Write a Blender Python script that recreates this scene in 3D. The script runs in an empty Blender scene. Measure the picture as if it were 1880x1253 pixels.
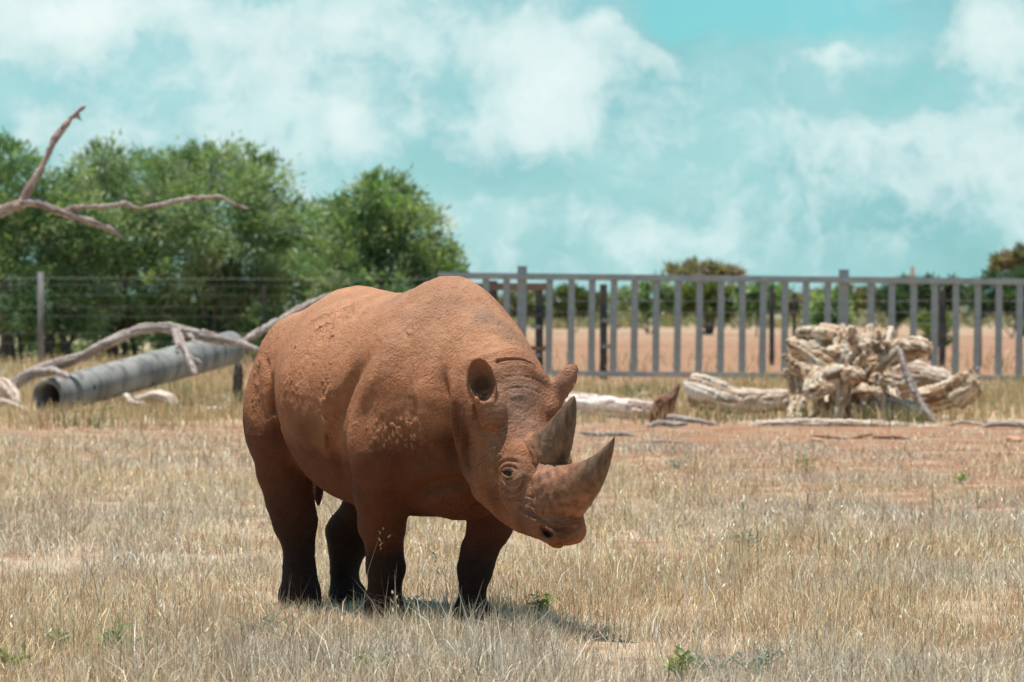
import bpy, bmesh, math, random, time
import numpy as np
from mathutils import Vector, Matrix, Euler

T0 = time.time()
scene = bpy.context.scene
COL = scene.collection
R = math.radians
PI = math.pi

# ---------------------------------------------------------------- camera, sky, sun, exposure
FPX = 8000.0            # focal length in photograph pixels (photograph 1880 px wide)
EYE = 1.445              # eye height of the photographer
HORIZON = 570.0         # photograph row of the horizon
camd = bpy.data.cameras.new('camera')
cam = bpy.data.objects.new('camera', camd)
COL.objects.link(cam)
cam.location = (0, 0, EYE)
cam.rotation_euler = (R(90), 0, 0)
camd.sensor_width = 36.0
camd.lens = FPX / 1880 * 36.0
camd.shift_y = -(1253 / 2 - HORIZON) / 1880
camd.clip_start = 0.5
camd.clip_end = 20000
camd.dof.use_dof = True
camd.dof.focus_distance = 19.6
camd.dof.aperture_fstop = 6.3
camd.dof.aperture_blades = 9
scene.camera = cam

SUN_AZ = R(255)          # compass direction of the sun measured clockwise from +Y
SUN_EL = R(83)
sund = bpy.data.lights.new('sun', 'SUN')
sun = bpy.data.objects.new('sun', sund)
COL.objects.link(sun)
sund.energy = 5.0
sund.angle = R(0.53)
sund.color = (1.0, 0.93, 0.85)
to_sun = Vector((math.sin(SUN_AZ) * math.cos(SUN_EL), math.cos(SUN_AZ) * math.cos(SUN_EL), math.sin(SUN_EL)))
sun.rotation_euler = to_sun.to_track_quat('Z', 'Y').to_euler()
sun.location = (0, 0, 30)

world = bpy.data.worlds.new('World')
scene.world = world
world.use_nodes = True

scene.view_settings.view_transform = 'Standard'
scene.view_settings.look = 'None'
scene.view_settings.exposure = 0.35
scene.view_settings.gamma = 1.0
scene.cycles.max_bounces = 6
scene.cycles.diffuse_bounces = 3
scene.cycles.transparent_max_bounces = 12

# ---------------------------------------------------------------- small helpers
def pix(x, y, D):
    """Point in the place seen at photograph pixel (x, y) at distance D along the view axis."""
    return Vector(((x - 940) / FPX * D, D, EYE - (y - HORIZON) / FPX * D))

def gpix(x, y):
    """Ground point seen at a photograph pixel."""
    D = EYE * FPX / (y - HORIZON)
    return Vector(((x - 940) / FPX * D, D, 0.0))

def tag(o, label=None, cat=None, group=None, kind=None):
    if label: o['label'] = label
    if cat: o['category'] = cat
    if group: o['group'] = group
    if kind: o['kind'] = kind
    return o

def empty(name, loc=(0, 0, 0), rz=0.0):
    o = bpy.data.objects.new(name, None)
    o.empty_display_size = 0.1
    COL.objects.link(o)
    o.location = loc
    o.rotation_euler = (0, 0, rz)
    return o

def link_mesh(name, me, material=None, parent=None, smooth=True):
    if material is not None and not me.materials:
        me.materials.append(material)
    if smooth and len(me.polygons):
        me.polygons.foreach_set('use_smooth', np.ones(len(me.polygons), dtype=bool))
    o = bpy.data.objects.new(name, me)
    COL.objects.link(o)
    if parent is not None:
        o.parent = parent
    return o

def mesh_np(name, verts, faces, nper):
    """Mesh from arrays: verts (n,3), faces flat index array with nper corners per face."""
    me = bpy.data.meshes.new(name)
    verts = np.ascontiguousarray(verts, dtype=np.float32)
    faces = np.ascontiguousarray(faces, dtype=np.int32).reshape(-1)
    nf = len(faces) // nper
    me.vertices.add(len(verts)); me.vertices.foreach_set('co', verts.reshape(-1))
    me.loops.add(len(faces)); me.loops.foreach_set('vertex_index', faces)
    me.polygons.add(nf)
    me.polygons.foreach_set('loop_start', np.arange(0, nf * nper, nper, dtype=np.int32))
    me.update(calc_edges=True)
    return me

# ---------------------------------------------------------------- value noise on arrays
_rs = np.random.RandomState(7)
_LAT = _rs.rand(64, 64, 64).astype(np.float32)
def vnoise(P, scale=1.0, off=0.0):
    """Smooth value noise in 0..1 at points P (n,3)."""
    Q = P * scale + off + 1000.0
    i = np.floor(Q).astype(np.int64); f = (Q - i).astype(np.float32)
    f = f * f * (3 - 2 * f)
    i &= 63; j = (i + 1) & 63
    x0, y0, z0 = i[:, 0], i[:, 1], i[:, 2]; x1, y1, z1 = j[:, 0], j[:, 1], j[:, 2]
    fx, fy, fz = f[:, 0], f[:, 1], f[:, 2]
    L = _LAT
    a = L[x0, y0, z0] * (1 - fx) + L[x1, y0, z0] * fx
    b = L[x0, y1, z0] * (1 - fx) + L[x1, y1, z0] * fx
    c = L[x0, y0, z1] * (1 - fx) + L[x1, y0, z1] * fx
    d = L[x0, y1, z1] * (1 - fx) + L[x1, y1, z1] * fx
    return (a * (1 - fy) + b * fy) * (1 - fz) + (c * (1 - fy) + d * fy) * fz

def fbm(P, scale=1.0, octaves=4, off=0.0):
    s = np.zeros(len(P), np.float32); a = 0.5; t = 0
    for o in range(octaves):
        s += a * vnoise(P, scale, off + 17.3 * o); t += a
        a *= 0.5; scale *= 2.03
    return s / t

# ---------------------------------------------------------------- signed-distance modelling
def smin(a, b, k):
    h = np.clip(0.5 + 0.5 * (b - a) / k, 0, 1)
    return b + (a - b) * h - k * h * (1 - h)

class Field:
    def __init__(self, lo, hi, h):
        self.lo = np.array(lo, np.float32); self.h = h
        self.n = np.ceil((np.array(hi) - np.array(lo)) / h).astype(int) + 1
        self.d = np.full(self.n, 0.5, np.float32)
    def box(self, lo, hi):
        a = np.clip(np.floor((np.array(lo) - self.lo) / self.h).astype(int), 0, self.n - 1)
        b = np.clip(np.ceil((np.array(hi) - self.lo) / self.h).astype(int) + 1, 1, self.n)
        sl = tuple(slice(a[i], max(b[i], a[i] + 1)) for i in range(3))
        ax = [self.lo[i] + self.h * np.arange(sl[i].start, sl[i].stop, dtype=np.float32) for i in range(3)]
        X, Y, Z = ax[0][:, None, None], ax[1][None, :, None], ax[2][None, None, :]
        return sl, X, Y, Z
    def add(self, sl, b, k):
        self.d[sl] = smin(self.d[sl], b, k) if k > 0 else np.minimum(self.d[sl], b)
    def sub(self, sl, b, k):
        self.d[sl] = -smin(-self.d[sl], b, k)
    def _cone(self, X, Y, Z, a, b, ra, rb):
        ab = np.array(b) - np.array(a); L2 = max(float(ab @ ab), 1e-9)
        px, py, pz = X - a[0], Y - a[1], Z - a[2]
        t = np.clip((px * ab[0] + py * ab[1] + pz * ab[2]) / L2, 0, 1)
        q = (px - t * ab[0]) ** 2 + (py - t * ab[1]) ** 2 + (pz - t * ab[2]) ** 2
        return np.sqrt(q) - (ra + (rb - ra) * t)
    def cone(self, a, b, ra, rb, k=0.05, sub=False):
        a = np.array(a, float); b = np.array(b, float); m = max(ra, rb) + k + 0.06
        sl, X, Y, Z = self.box(np.minimum(a, b) - m, np.maximum(a, b) + m)
        v = self._cone(X, Y, Z, a, b, ra, rb)
        (self.sub if sub else self.add)(sl, v, k)
    def chain(self, pts, k=0.05, kin=0.02, sub=False, caps=False):
        """pts: list of (x,y,z,r). One smooth tapered tube."""
        P = np.array(pts, float); m = P[:, 3].max() + k + 0.06
        sl, X, Y, Z = self.box(P[:, :3].min(0) - m, P[:, :3].max(0) + m)
        v = None
        for i in range(len(P) - 1):
            w = self._cone(X, Y, Z, P[i, :3], P[i + 1, :3], P[i, 3], P[i + 1, 3])
            v = w if v is None else smin(v, w, kin)
        if caps:                                         # sawn or snapped ends instead of round ones
            for p, q in ((P[0], P[1]), (P[-1], P[-2])):
                t = p[:3] - q[:3]; t /= max(np.linalg.norm(t), 1e-9)
                v = np.maximum(v, (X - p[0]) * t[0] + (Y - p[1]) * t[1] + (Z - p[2]) * t[2])
        (self.sub if sub else self.add)(sl, v, k)
    def ell(self, c, r, rot=None, k=0.05, sub=False):
        """Ellipsoid with axes given by the columns of rot."""
        c = np.array(c, float); r = np.array(r, float)
        m = r.max() + k + 0.06
        sl, X, Y, Z = self.box(c - m, c + m)
        px, py, pz = X - c[0], Y - c[1], Z - c[2]
        if rot is None: rot = np.eye(3)
        rot = np.array(rot, float)
        q = [px * rot[0, i] + py * rot[1, i] + pz * rot[2, i] for i in range(3)]
        k0 = np.sqrt(sum((q[i] / r[i]) ** 2 for i in range(3)))
        k1 = np.sqrt(sum((q[i] / r[i] ** 2) ** 2 for i in range(3)))
        v = k0 * (k0 - 1) / np.maximum(k1, 1e-6)
        (self.sub if sub else self.add)(sl, v.astype(np.float32), k)
    def mesh(self, iso=0.0):
        return surface_nets(self.d - iso, self.lo, self.h)

def surface_nets(d, lo, h):
    s = d < 0
    c = np.zeros(np.array(d.shape) - 1, np.uint8)
    for i in (0, 1):
        for j in (0, 1):
            for k in (0, 1):
                c += s[i:d.shape[0] - 1 + i, j:d.shape[1] - 1 + j, k:d.shape[2] - 1 + k]
    act = np.argwhere((c > 0) & (c < 8))
    idx = np.full(c.shape, -1, np.int32); idx[act[:, 0], act[:, 1], act[:, 2]] = np.arange(len(act))
    acc = np.zeros((len(act), 3), np.float32); cnt = np.zeros(len(act), np.float32)
    corners = [(i, j, k) for i in (0, 1) for j in (0, 1) for k in (0, 1)]
    val = {q: d[act[:, 0] + q[0], act[:, 1] + q[1], act[:, 2] + q[2]] for q in corners}
    for q in corners:
        for ax in range(3):
            if q[ax] == 0:
                p = list(q); p[ax] = 1; p = tuple(p)
                va, vb = val[q], val[p]
                cr = (va < 0) != (vb < 0)
                t = np.where(cr, va / np.where(cr, va - vb, 1), 0)
                pt = np.array(q, np.float32)[None, :].repeat(len(act), 0); pt[:, ax] = t
                acc[cr] += pt[cr]; cnt[cr] += 1
    verts = np.array(lo, np.float32) + h * (act + acc / np.maximum(cnt, 1)[:, None])
    faces = []
    for ax in range(3):
        u, v = (ax + 1) % 3, (ax + 2) % 3
        a = np.take(s, np.arange(0, d.shape[ax] - 1), ax); b = np.take(s, np.arange(1, d.shape[ax]), ax)
        e = np.argwhere(a != b)
        e = e[(e[:, u] > 0) & (e[:, v] > 0) & (e[:, u] < d.shape[u] - 1) & (e[:, v] < d.shape[v] - 1)]
        inside = s[e[:, 0], e[:, 1], e[:, 2]]
        def cell(du, dv):
            q = e.copy(); q[:, u] += du; q[:, v] += dv
            return idx[q[:, 0], q[:, 1], q[:, 2]]
        Q = np.stack([cell(-1, -1), cell(0, -1), cell(0, 0), cell(-1, 0)], 1)
        Q[~inside] = Q[~inside][:, ::-1]
        faces.append(Q)
    return verts, np.concatenate(faces, 0)

def vert_normals(V, F):
    a, b, c, d = V[F[:, 0]], V[F[:, 1]], V[F[:, 2]], V[F[:, 3]]
    n = np.cross(c - a, d - b)
    N = np.zeros_like(V)
    for i in range(4):
        for ax in range(3):
            N[:, ax] += np.bincount(F[:, i], weights=n[:, ax], minlength=len(V))
    return N / np.maximum(np.linalg.norm(N, axis=1, keepdims=True), 1e-9)

def relax(V, F, it=2, f=0.5):
    E = np.concatenate([F[:, [0, 1]], F[:, [1, 2]], F[:, [2, 3]], F[:, [3, 0]]], 0)
    deg = np.bincount(E[:, 0], minlength=len(V)) + np.bincount(E[:, 1], minlength=len(V))
    for _ in range(it):
        S = np.zeros_like(V)
        for ax in range(3):
            S[:, ax] = np.bincount(E[:, 0], weights=V[E[:, 1], ax], minlength=len(V)) + np.bincount(E[:, 1], weights=V[E[:, 0], ax], minlength=len(V))
        V = V + f * (S / np.maximum(deg, 1)[:, None] - V)
    return V.astype(np.float32)

# ---------------------------------------------------------------- node helpers
def new_mat(name):
    m = bpy.data.materials.new(name); m.use_nodes = True
    nt = m.node_tree
    for n in list(nt.nodes): nt.nodes.remove(n)
    return m, nt
def nd(nt, typ, **kw):
    n = nt.nodes.new(typ)
    for k, v in kw.items():
        if k.startswith('i_'):
            key = k[2:]
            n.inputs[int(key) if key.isdigit() else key.replace('_', ' ')].default_value = v
        else: setattr(n, k, v)
    return n
def lk(nt, a, b): nt.links.new(a, b)
def noise_n(nt, vec, scale, detail=4, rough=0.55, dist=0.0):
    n = nd(nt, 'ShaderNodeTexNoise')
    n.inputs['Scale'].default_value = scale; n.inputs['Detail'].default_value = detail
    n.inputs['Roughness'].default_value = rough; n.inputs['Distortion'].default_value = dist
    if vec is not None: lk(nt, vec, n.inputs['Vector'])
    return n
def ramp_n(nt, fac, stops, interp='LINEAR'):
    n = nd(nt, 'ShaderNodeValToRGB'); cr = n.color_ramp; cr.interpolation = interp
    while len(cr.elements) < len(stops): cr.elements.new(0.5)
    for e, (p, c) in zip(cr.elements, stops):
        e.position = p; e.color = (c[0], c[1], c[2], 1) if hasattr(c, '__len__') else (c, c, c, 1)
    lk(nt, fac, n.inputs[0]); return n
def mix_n(nt, fac, a, b, blend='MIX'):
    n = nd(nt, 'ShaderNodeMix', data_type='RGBA', blend_type=blend)
    if hasattr(fac, 'is_output'): lk(nt, fac, n.inputs[0])
    else: n.inputs[0].default_value = fac
    for v, s in ((a, n.inputs[6]), (b, n.inputs[7])):
        if hasattr(v, 'is_output'): lk(nt, v, s)
        else: s.default_value = (v[0], v[1], v[2], 1)
    return n.outputs[2]
def math_n(nt, op, a, b=None, clamp=False):
    n = nd(nt, 'ShaderNodeMath', operation=op, use_clamp=clamp)
    for v, s in ((a, n.inputs[0]), (b, n.inputs[1])):
        if v is None: continue
        if hasattr(v, 'is_output'): lk(nt, v, s)
        else: s.default_value = v
    return n.outputs[0]
def bsdf_out(nt, color, rough=0.85, normal=None, spec=0.25):
    p = nd(nt, 'ShaderNodeBsdfPrincipled')
    if hasattr(color, 'is_output'): lk(nt, color, p.inputs['Base Color'])
    else: p.inputs['Base Color'].default_value = (color[0], color[1], color[2], 1)
    if hasattr(rough, 'is_output'): lk(nt, rough, p.inputs['Roughness'])
    else: p.inputs['Roughness'].default_value = rough
    p.inputs['Specular IOR Level'].default_value = spec
    if normal is not None: lk(nt, normal, p.inputs['Normal'])
    o = nd(nt, 'ShaderNodeOutputMaterial'); lk(nt, p.outputs[0], o.inputs[0])
    return p
def bump_n(nt, height, strength=0.5, dist=0.01, normal=None):
    b = nd(nt, 'ShaderNodeBump'); b.inputs['Strength'].default_value = strength
    b.inputs['Distance'].default_value = dist
    lk(nt, height, b.inputs['Height'])
    if normal is not None: lk(nt, normal, b.inputs['Normal'])
    return b.outputs[0]
def attr_n(nt, name):
    n = nd(nt, 'ShaderNodeAttribute'); n.attribute_name = name; return n
# ---------------------------------------------------------------- sky: Nishita air with broken cloud
def build_sky():
    nt = world.node_tree
    for n in list(nt.nodes): nt.nodes.remove(n)
    out = nd(nt, 'ShaderNodeOutputWorld'); bg = nd(nt, 'ShaderNodeBackground')
    lk(nt, bg.outputs[0], out.inputs[0])
    bg.inputs['Strength'].default_value = 0.08
    sky = nd(nt, 'ShaderNodeTexSky'); sky.sky_type = 'NISHITA'; sky.sun_disc = False
    sky.sun_elevation = SUN_EL; sky.sun_rotation = SUN_AZ
    sky.air_density = 1.0; sky.dust_density = .6; sky.ozone_density = 1.0
    D = nd(nt, 'ShaderNodeTexCoord').outputs['Generated']
    air = mix_n(nt, 1.0, sky.outputs[0], (.48, 1.15, 1.24), 'MULTIPLY')
    # stretch upward so that cloud puffs near the horizon are as wide as tall
    warp = noise_n(nt, D, 30, 5, .6)
    wv = nd(nt, 'ShaderNodeVectorMath', operation='MULTIPLY_ADD')
    lk(nt, warp.outputs['Color'], wv.inputs[0]); wv.inputs[1].default_value = (.030, .030, .022); lk(nt, D, wv.inputs[2])
    off = nd(nt, 'ShaderNodeVectorMath', operation='SUBTRACT'); lk(nt, wv.outputs[0], off.inputs[0]); off.inputs[1].default_value = (.015, .015, .011)
    Dw = off.outputs[0]
    total = None
    # cumulus banks: (photograph column, row, half-width, half-height, weight)
    banks = [(1045, 165, 105, 75, .62), (960, 60, 150, 60, .45), (1000, 235, 130, 40, .5), (300, 35, 330, 50, .50), (80, 10, 200, 60, .5), (620, 235, 60, 50, .60), (500, 130, 90, 80, .35),
             (700, 60, 150, 90, .35), (1215, 85, 85, 38, .60), (1120, 40, 70, 30, .4), (1810, 95, 105, 65, .62), (1540, 100, 55, 22, .5), (1850, 40, 120, 60, .4),
             (1640, 240, 170, 40, .42), (1800, 290, 160, 90, .40), (1600, 340, 160, 60, .30), (700, 280, 200, 50, .30), (880, 390, 220, 35, .22), (230, 250, 200, 60, .34), (1280, 430, 200, 40, .18), (1640, 460, 150, 40, .22), (1370, 20, 280, 65, -.95), (60, 150, 120, 40, -.25), (1700, 175, 120, 30, -.3), (400, 190, 120, 40, -.15)]
    for (x, y, rx, ry, w) in banks:
        d = Vector(((x - 940) / FPX, 1.0, (HORIZON - y) / FPX)).normalized()
        s = nd(nt, 'ShaderNodeVectorMath', operation='SUBTRACT'); lk(nt, Dw, s.inputs[0]); s.inputs[1].default_value = d
        m = nd(nt, 'ShaderNodeVectorMath', operation='MULTIPLY'); lk(nt, s.outputs[0], m.inputs[0]); m.inputs[1].default_value = (FPX / rx, 8.0, FPX / ry)
        q = nd(nt, 'ShaderNodeVectorMath', operation='DOT_PRODUCT'); lk(nt, m.outputs[0], q.inputs[0]); lk(nt, m.outputs[0], q.inputs[1])
        e = math_n(nt, 'MULTIPLY', math_n(nt, 'EXPONENT', math_n(nt, 'MULTIPLY', q.outputs['Value'], -1.0)), w)
        total = e if total is None else math_n(nt, 'ADD', total, e)
    n1 = noise_n(nt, Dw, 26, 9, .62); n2 = noise_n(nt, Dw, 105, 9, .64)
    mp = nd(nt, 'ShaderNodeMapping'); mp.inputs['Scale'].default_value = (1, 1, 2.2); lk(nt, Dw, mp.inputs[0])
    n3 = noise_n(nt, mp.outputs[0], 17, 8, .58)
    f = math_n(nt, 'ADD', math_n(nt, 'MULTIPLY', total, .40), math_n(nt, 'MULTIPLY', n1.outputs['Fac'], .68))
    f = math_n(nt, 'ADD', f, math_n(nt, 'MULTIPLY', n2.outputs['Fac'], .42))
    # cloud cover closes up towards the horizon, where the layer is seen edge-on, and is thinned overhead, out of view, to cut the fill light
    sz = nd(nt, 'ShaderNodeSeparateXYZ'); lk(nt, D, sz.inputs[0])
    edge = ramp_n(nt, sz.outputs[2], [(.0, 1.0), (.10, 1.0), (.40, .20)]).outputs[0]
    thin = math_n(nt, 'MULTIPLY', ramp_n(nt, f, [(.27, .15), (.52, .80), (.66, .95)]).outputs[0], edge)
    thick = math_n(nt, 'MULTIPLY', ramp_n(nt, f, [(.55, 0.0), (.61, .22), (.67, .48), (.77, .72), (.98, 1.0)]).outputs[0], edge)
    veil = mix_n(nt, ramp_n(nt, n3.outputs['Fac'], [(.36, 0.0), (.64, 1.0)]).outputs[0], (2.9, 5.7, 6.1), (4.7, 7.3, 7.5))
    c1 = mix_n(nt, thin, air, veil)
    c2 = mix_n(nt, thick, c1, (8.2, 9.4, 9.25))
    lk(nt, c2, bg.inputs['Color'])
build_sky()
# ================================================================ GROUND
def build_ground():
    m, nt = new_mat('ground_soil_and_straw')
    P = nd(nt, 'ShaderNodeTexCoord').outputs['Object']
    sep = nd(nt, 'ShaderNodeSeparateXYZ'); lk(nt, P, sep.inputs[0])
    X, Y = sep.outputs[0], sep.outputs[1]
    nb = noise_n(nt, P, .22, 5, .6); nm = noise_n(nt, P, 1.7, 6, .65); nf = noise_n(nt, P, 14, 5, .7); ns = noise_n(nt, P, 60, 3, .7)
    soil = mix_n(nt, ramp_n(nt, nm.outputs['Fac'], [(.3, 0.0), (.7, 1.0)]).outputs[0], (.285, .140, .080), (.375, .208, .128))
    soil = mix_n(nt, ramp_n(nt, nf.outputs['Fac'], [(.35, .55), (.6, 0.0)]).outputs[0], soil, (.20, .098, .058))
    straw = mix_n(nt, nf.outputs['Fac'], (.28, .19, .12), (.48, .375, .26))
    straw = mix_n(nt, ramp_n(nt, ns.outputs['Fac'], [(.4, 0.0), (.7, .7)]).outputs[0], straw, (.56, .46, .34))
    # how much straw litter covers the soil, along the depth of the paddock
    wob = math_n(nt, 'MULTIPLY', math_n(nt, 'SUBTRACT', nb.outputs['Fac'], .5), 14.0)
    yy = math_n(nt, 'ADD', math_n(nt, 'ADD', Y, wob), math_n(nt, 'MULTIPLY', X, 2.2))     # near edge of the bare strip runs slantwise
    dep = math_n(nt, 'DIVIDE', math_n(nt, 'ADD', Y, math_n(nt, 'MULTIPLY', wob, .35)), 100.0)
    nearc = ramp_n(nt, math_n(nt, 'DIVIDE', yy, 100.0), [(.32, .58), (.39, .46), (.48, .36)]).outputs[0]
    cover = ramp_n(nt, dep, [(.525, 0.0), (.565, .66), (.84, .60), (.92, .30), (1.0, .05)]).outputs[0]
    cover = math_n(nt, 'MAXIMUM', cover, nearc)
    far = ramp_n(nt, math_n(nt, 'DIVIDE', math_n(nt, 'ADD', Y, math_n(nt, 'MULTIPLY', wob, 2.0)), 1000.0), [(.085, 0.0), (.11, .28), (.19, .36), (.25, .50), (.40, .55)]).outputs[0]
    side = ramp_n(nt, math_n(nt, 'ADD', math_n(nt, 'MULTIPLY', X, -.05), .2), [(.4, 0.0), (.7, .8)]).outputs[0]    # the tree belt on the left stands in straw
    side = math_n(nt, 'MULTIPLY', side, ramp_n(nt, dep, [(.6, 0.0), (.8, 1.0)]).outputs[0])
    cov = math_n(nt, 'MAXIMUM', math_n(nt, 'MAXIMUM', cover, far), side)
    mk = math_n(nt, 'ADD', cov, math_n(nt, 'MULTIPLY', math_n(nt, 'SUBTRACT', nm.outputs['Fac'], .5), 1.5))
    mk = ramp_n(nt, math_n(nt, 'ADD', mk, math_n(nt, 'MULTIPLY', math_n(nt, 'SUBTRACT', nf.outputs['Fac'], .5), .8)), [(.35, 0.0), (.65, 1.0)]).outputs[0]
    col = mix_n(nt, mk, soil, straw)
    b = bump_n(nt, nf.outputs['Fac'], .6, .04)
    b = bump_n(nt, ns.outputs['Fac'], .6, .012, b)
    bsdf_out(nt, col, .95, b, .1)
    # one sheet, finer near the camera with slight undulation, running to the horizon
    ys = np.concatenate([np.linspace(-60, 10, 8), np.linspace(12, 100, 120), np.geomspace(104, 9000, 40)])
    xs = np.concatenate([-np.geomspace(9000, 42, 24), np.linspace(-40, 40, 110), np.geomspace(42, 9000, 24)])
    gx, gy = np.meshgrid(xs, ys)
    Pn = np.stack([gx.ravel(), gy.ravel(), np.zeros(gx.size)], 1).astype(np.float32)
    near = np.clip((100 - np.abs(Pn[:, 1])) / 30, 0, 1) * np.clip((40 - np.abs(Pn[:, 0])) / 10, 0, 1)
    Pn[:, 2] = (fbm(Pn, .45, 3) - .5) * .05 * near
    nx = len(xs); i = np.arange(len(ys) - 1)[:, None] * nx; j = np.arange(nx - 1)[None, :]
    Q = np.stack([i + j, i + j + 1, i + nx + j + 1, i + nx + j], -1).reshape(-1, 4)
    o = link_mesh('ground', mesh_np('ground', Pn, Q, 4), m)
    tag(o, kind='structure')
    return o
build_ground()

def gz(x, y):
    P = np.stack([np.asarray(x, np.float32), np.asarray(y, np.float32), np.zeros(len(x), np.float32)], 1)
    near = np.clip((100 - np.abs(P[:, 1])) / 30, 0, 1) * np.clip((40 - np.abs(P[:, 0])) / 10, 0, 1)
    return (fbm(P, .45, 3) - .5) * .05 * near

# ================================================================ DRY GRASS
def grass_material():
    m, nt = new_mat('dry_grass_blade')
    c = attr_n(nt, 'tint').outputs['Color']
    d = nd(nt, 'ShaderNodeBsdfDiffuse'); lk(nt, c, d.inputs[0])
    t = nd(nt, 'ShaderNodeBsdfTranslucent'); lk(nt, c, t.inputs[0])
    g = nd(nt, 'ShaderNodeBsdfGlossy'); g.inputs['Roughness'].default_value = .45; g.inputs[0].default_value = (.6, .6, .6, 1)
    mx = nd(nt, 'ShaderNodeMixShader'); mx.inputs[0].default_value = .28; lk(nt, d.outputs[0], mx.inputs[1]); lk(nt, t.outputs[0], mx.inputs[2])
    m2 = nd(nt, 'ShaderNodeMixShader'); m2.inputs[0].default_value = .035; lk(nt, mx.outputs[0], m2.inputs[1]); lk(nt, g.outputs[0], m2.inputs[2])
    o = nd(nt, 'ShaderNodeOutputMaterial'); lk(nt, m2.outputs[0], o.inputs[0])
    return m
GRASS_MAT = grass_material()
PAL = np.array([(.64, .515, .345), (.57, .44, .29), (.50, .365, .23), (.70, .595, .44), (.53, .43, .32), (.42, .285, .175), (.62, .53, .41), (.60, .44, .26)], np.float32)

def blades(rs, bx, by, bz, height, width, lean, tint, curl=1.0, az=None):
    """Tapered bent blades (quad + tip triangle pair) as flat arrays -> verts, tri indices, colours."""
    n = len(bx)
    az = rs.rand(n) * 2 * PI if az is None else az
    dx, dy = np.cos(az), np.sin(az)
    fa = rs.rand(n) * PI                                  # facing of the flat side
    wx, wy = np.cos(fa) * width * .5, np.sin(fa) * width * .5
    B = np.stack([bx, by, bz], 1)
    k = lean * curl
    mid = B + np.stack([dx * height * lean * .35, dy * height * lean * .35, height * .55 * np.sqrt(np.clip(1 - (lean * .55) ** 2, .05, 1))], 1)
    tip = B + np.stack([dx * height * k, dy * height * k, height * np.sqrt(np.clip(1 - (lean * .85) ** 2, .03, 1))], 1)
    W = np.stack([wx, wy, np.zeros(n)], 1)
    V = np.stack([B - W, B + W, mid + W * .8, mid - W * .8, tip], 1).reshape(-1, 3)
    b = np.arange(n)[:, None] * 5
    T = np.concatenate([b + np.array([[0, 1, 2]]), b + np.array([[0, 2, 3]]), b + np.array([[3, 2, 4]])], 1).reshape(-1)
    C = np.repeat(np.concatenate([tint, np.ones((n, 1), np.float32)], 1), 5, 0)
    return V, T, C

def tri_mesh(name, parts, material):
    V = np.concatenate([p[0] for p in parts]); off = 0; T = []
    for p in parts: T.append(p[1] + off); off += len(p[0])
    T = np.concatenate(T); C = np.concatenate([p[2] for p in parts])
    me = mesh_np(name, V, T, 3)
    a = me.color_attributes.new('tint', 'FLOAT_COLOR', 'POINT'); a.data.foreach_set('color', C.astype(np.float32).reshape(-1))
    me.materials.append(material)
    return me

def scatter_view(rs, n, d0, d1, margin, power=1.0):
    """Points on the ground between two distances, over a strip a little wider than the picture."""
    t = rs.rand(n) ** power
    D = d0 + (d1 - d0) * t
    half = 940 / FPX * D + margin
    return (rs.rand(n) * 2 - 1) * half, D

def cover_at(x, y):
    """Grass cover of the paddock 0..1: dense near the camera, thin over the bare red strip."""
    P = np.stack([x, y, np.zeros(len(x))], 1).astype(np.float32)
    w = (fbm(P, .25, 3) - .5) * 8
    c = np.interp(y + w + 2.2 * x, [20, 32, 37, 42, 48, 56], [1, 1, .75, .62, .48, .30])
    return np.maximum(c * np.interp(y + w * .3, [47, 51, 53], [1, .45, .10]), np.interp(y + w * .3, [56.5, 58], [0, .7]))

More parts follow.
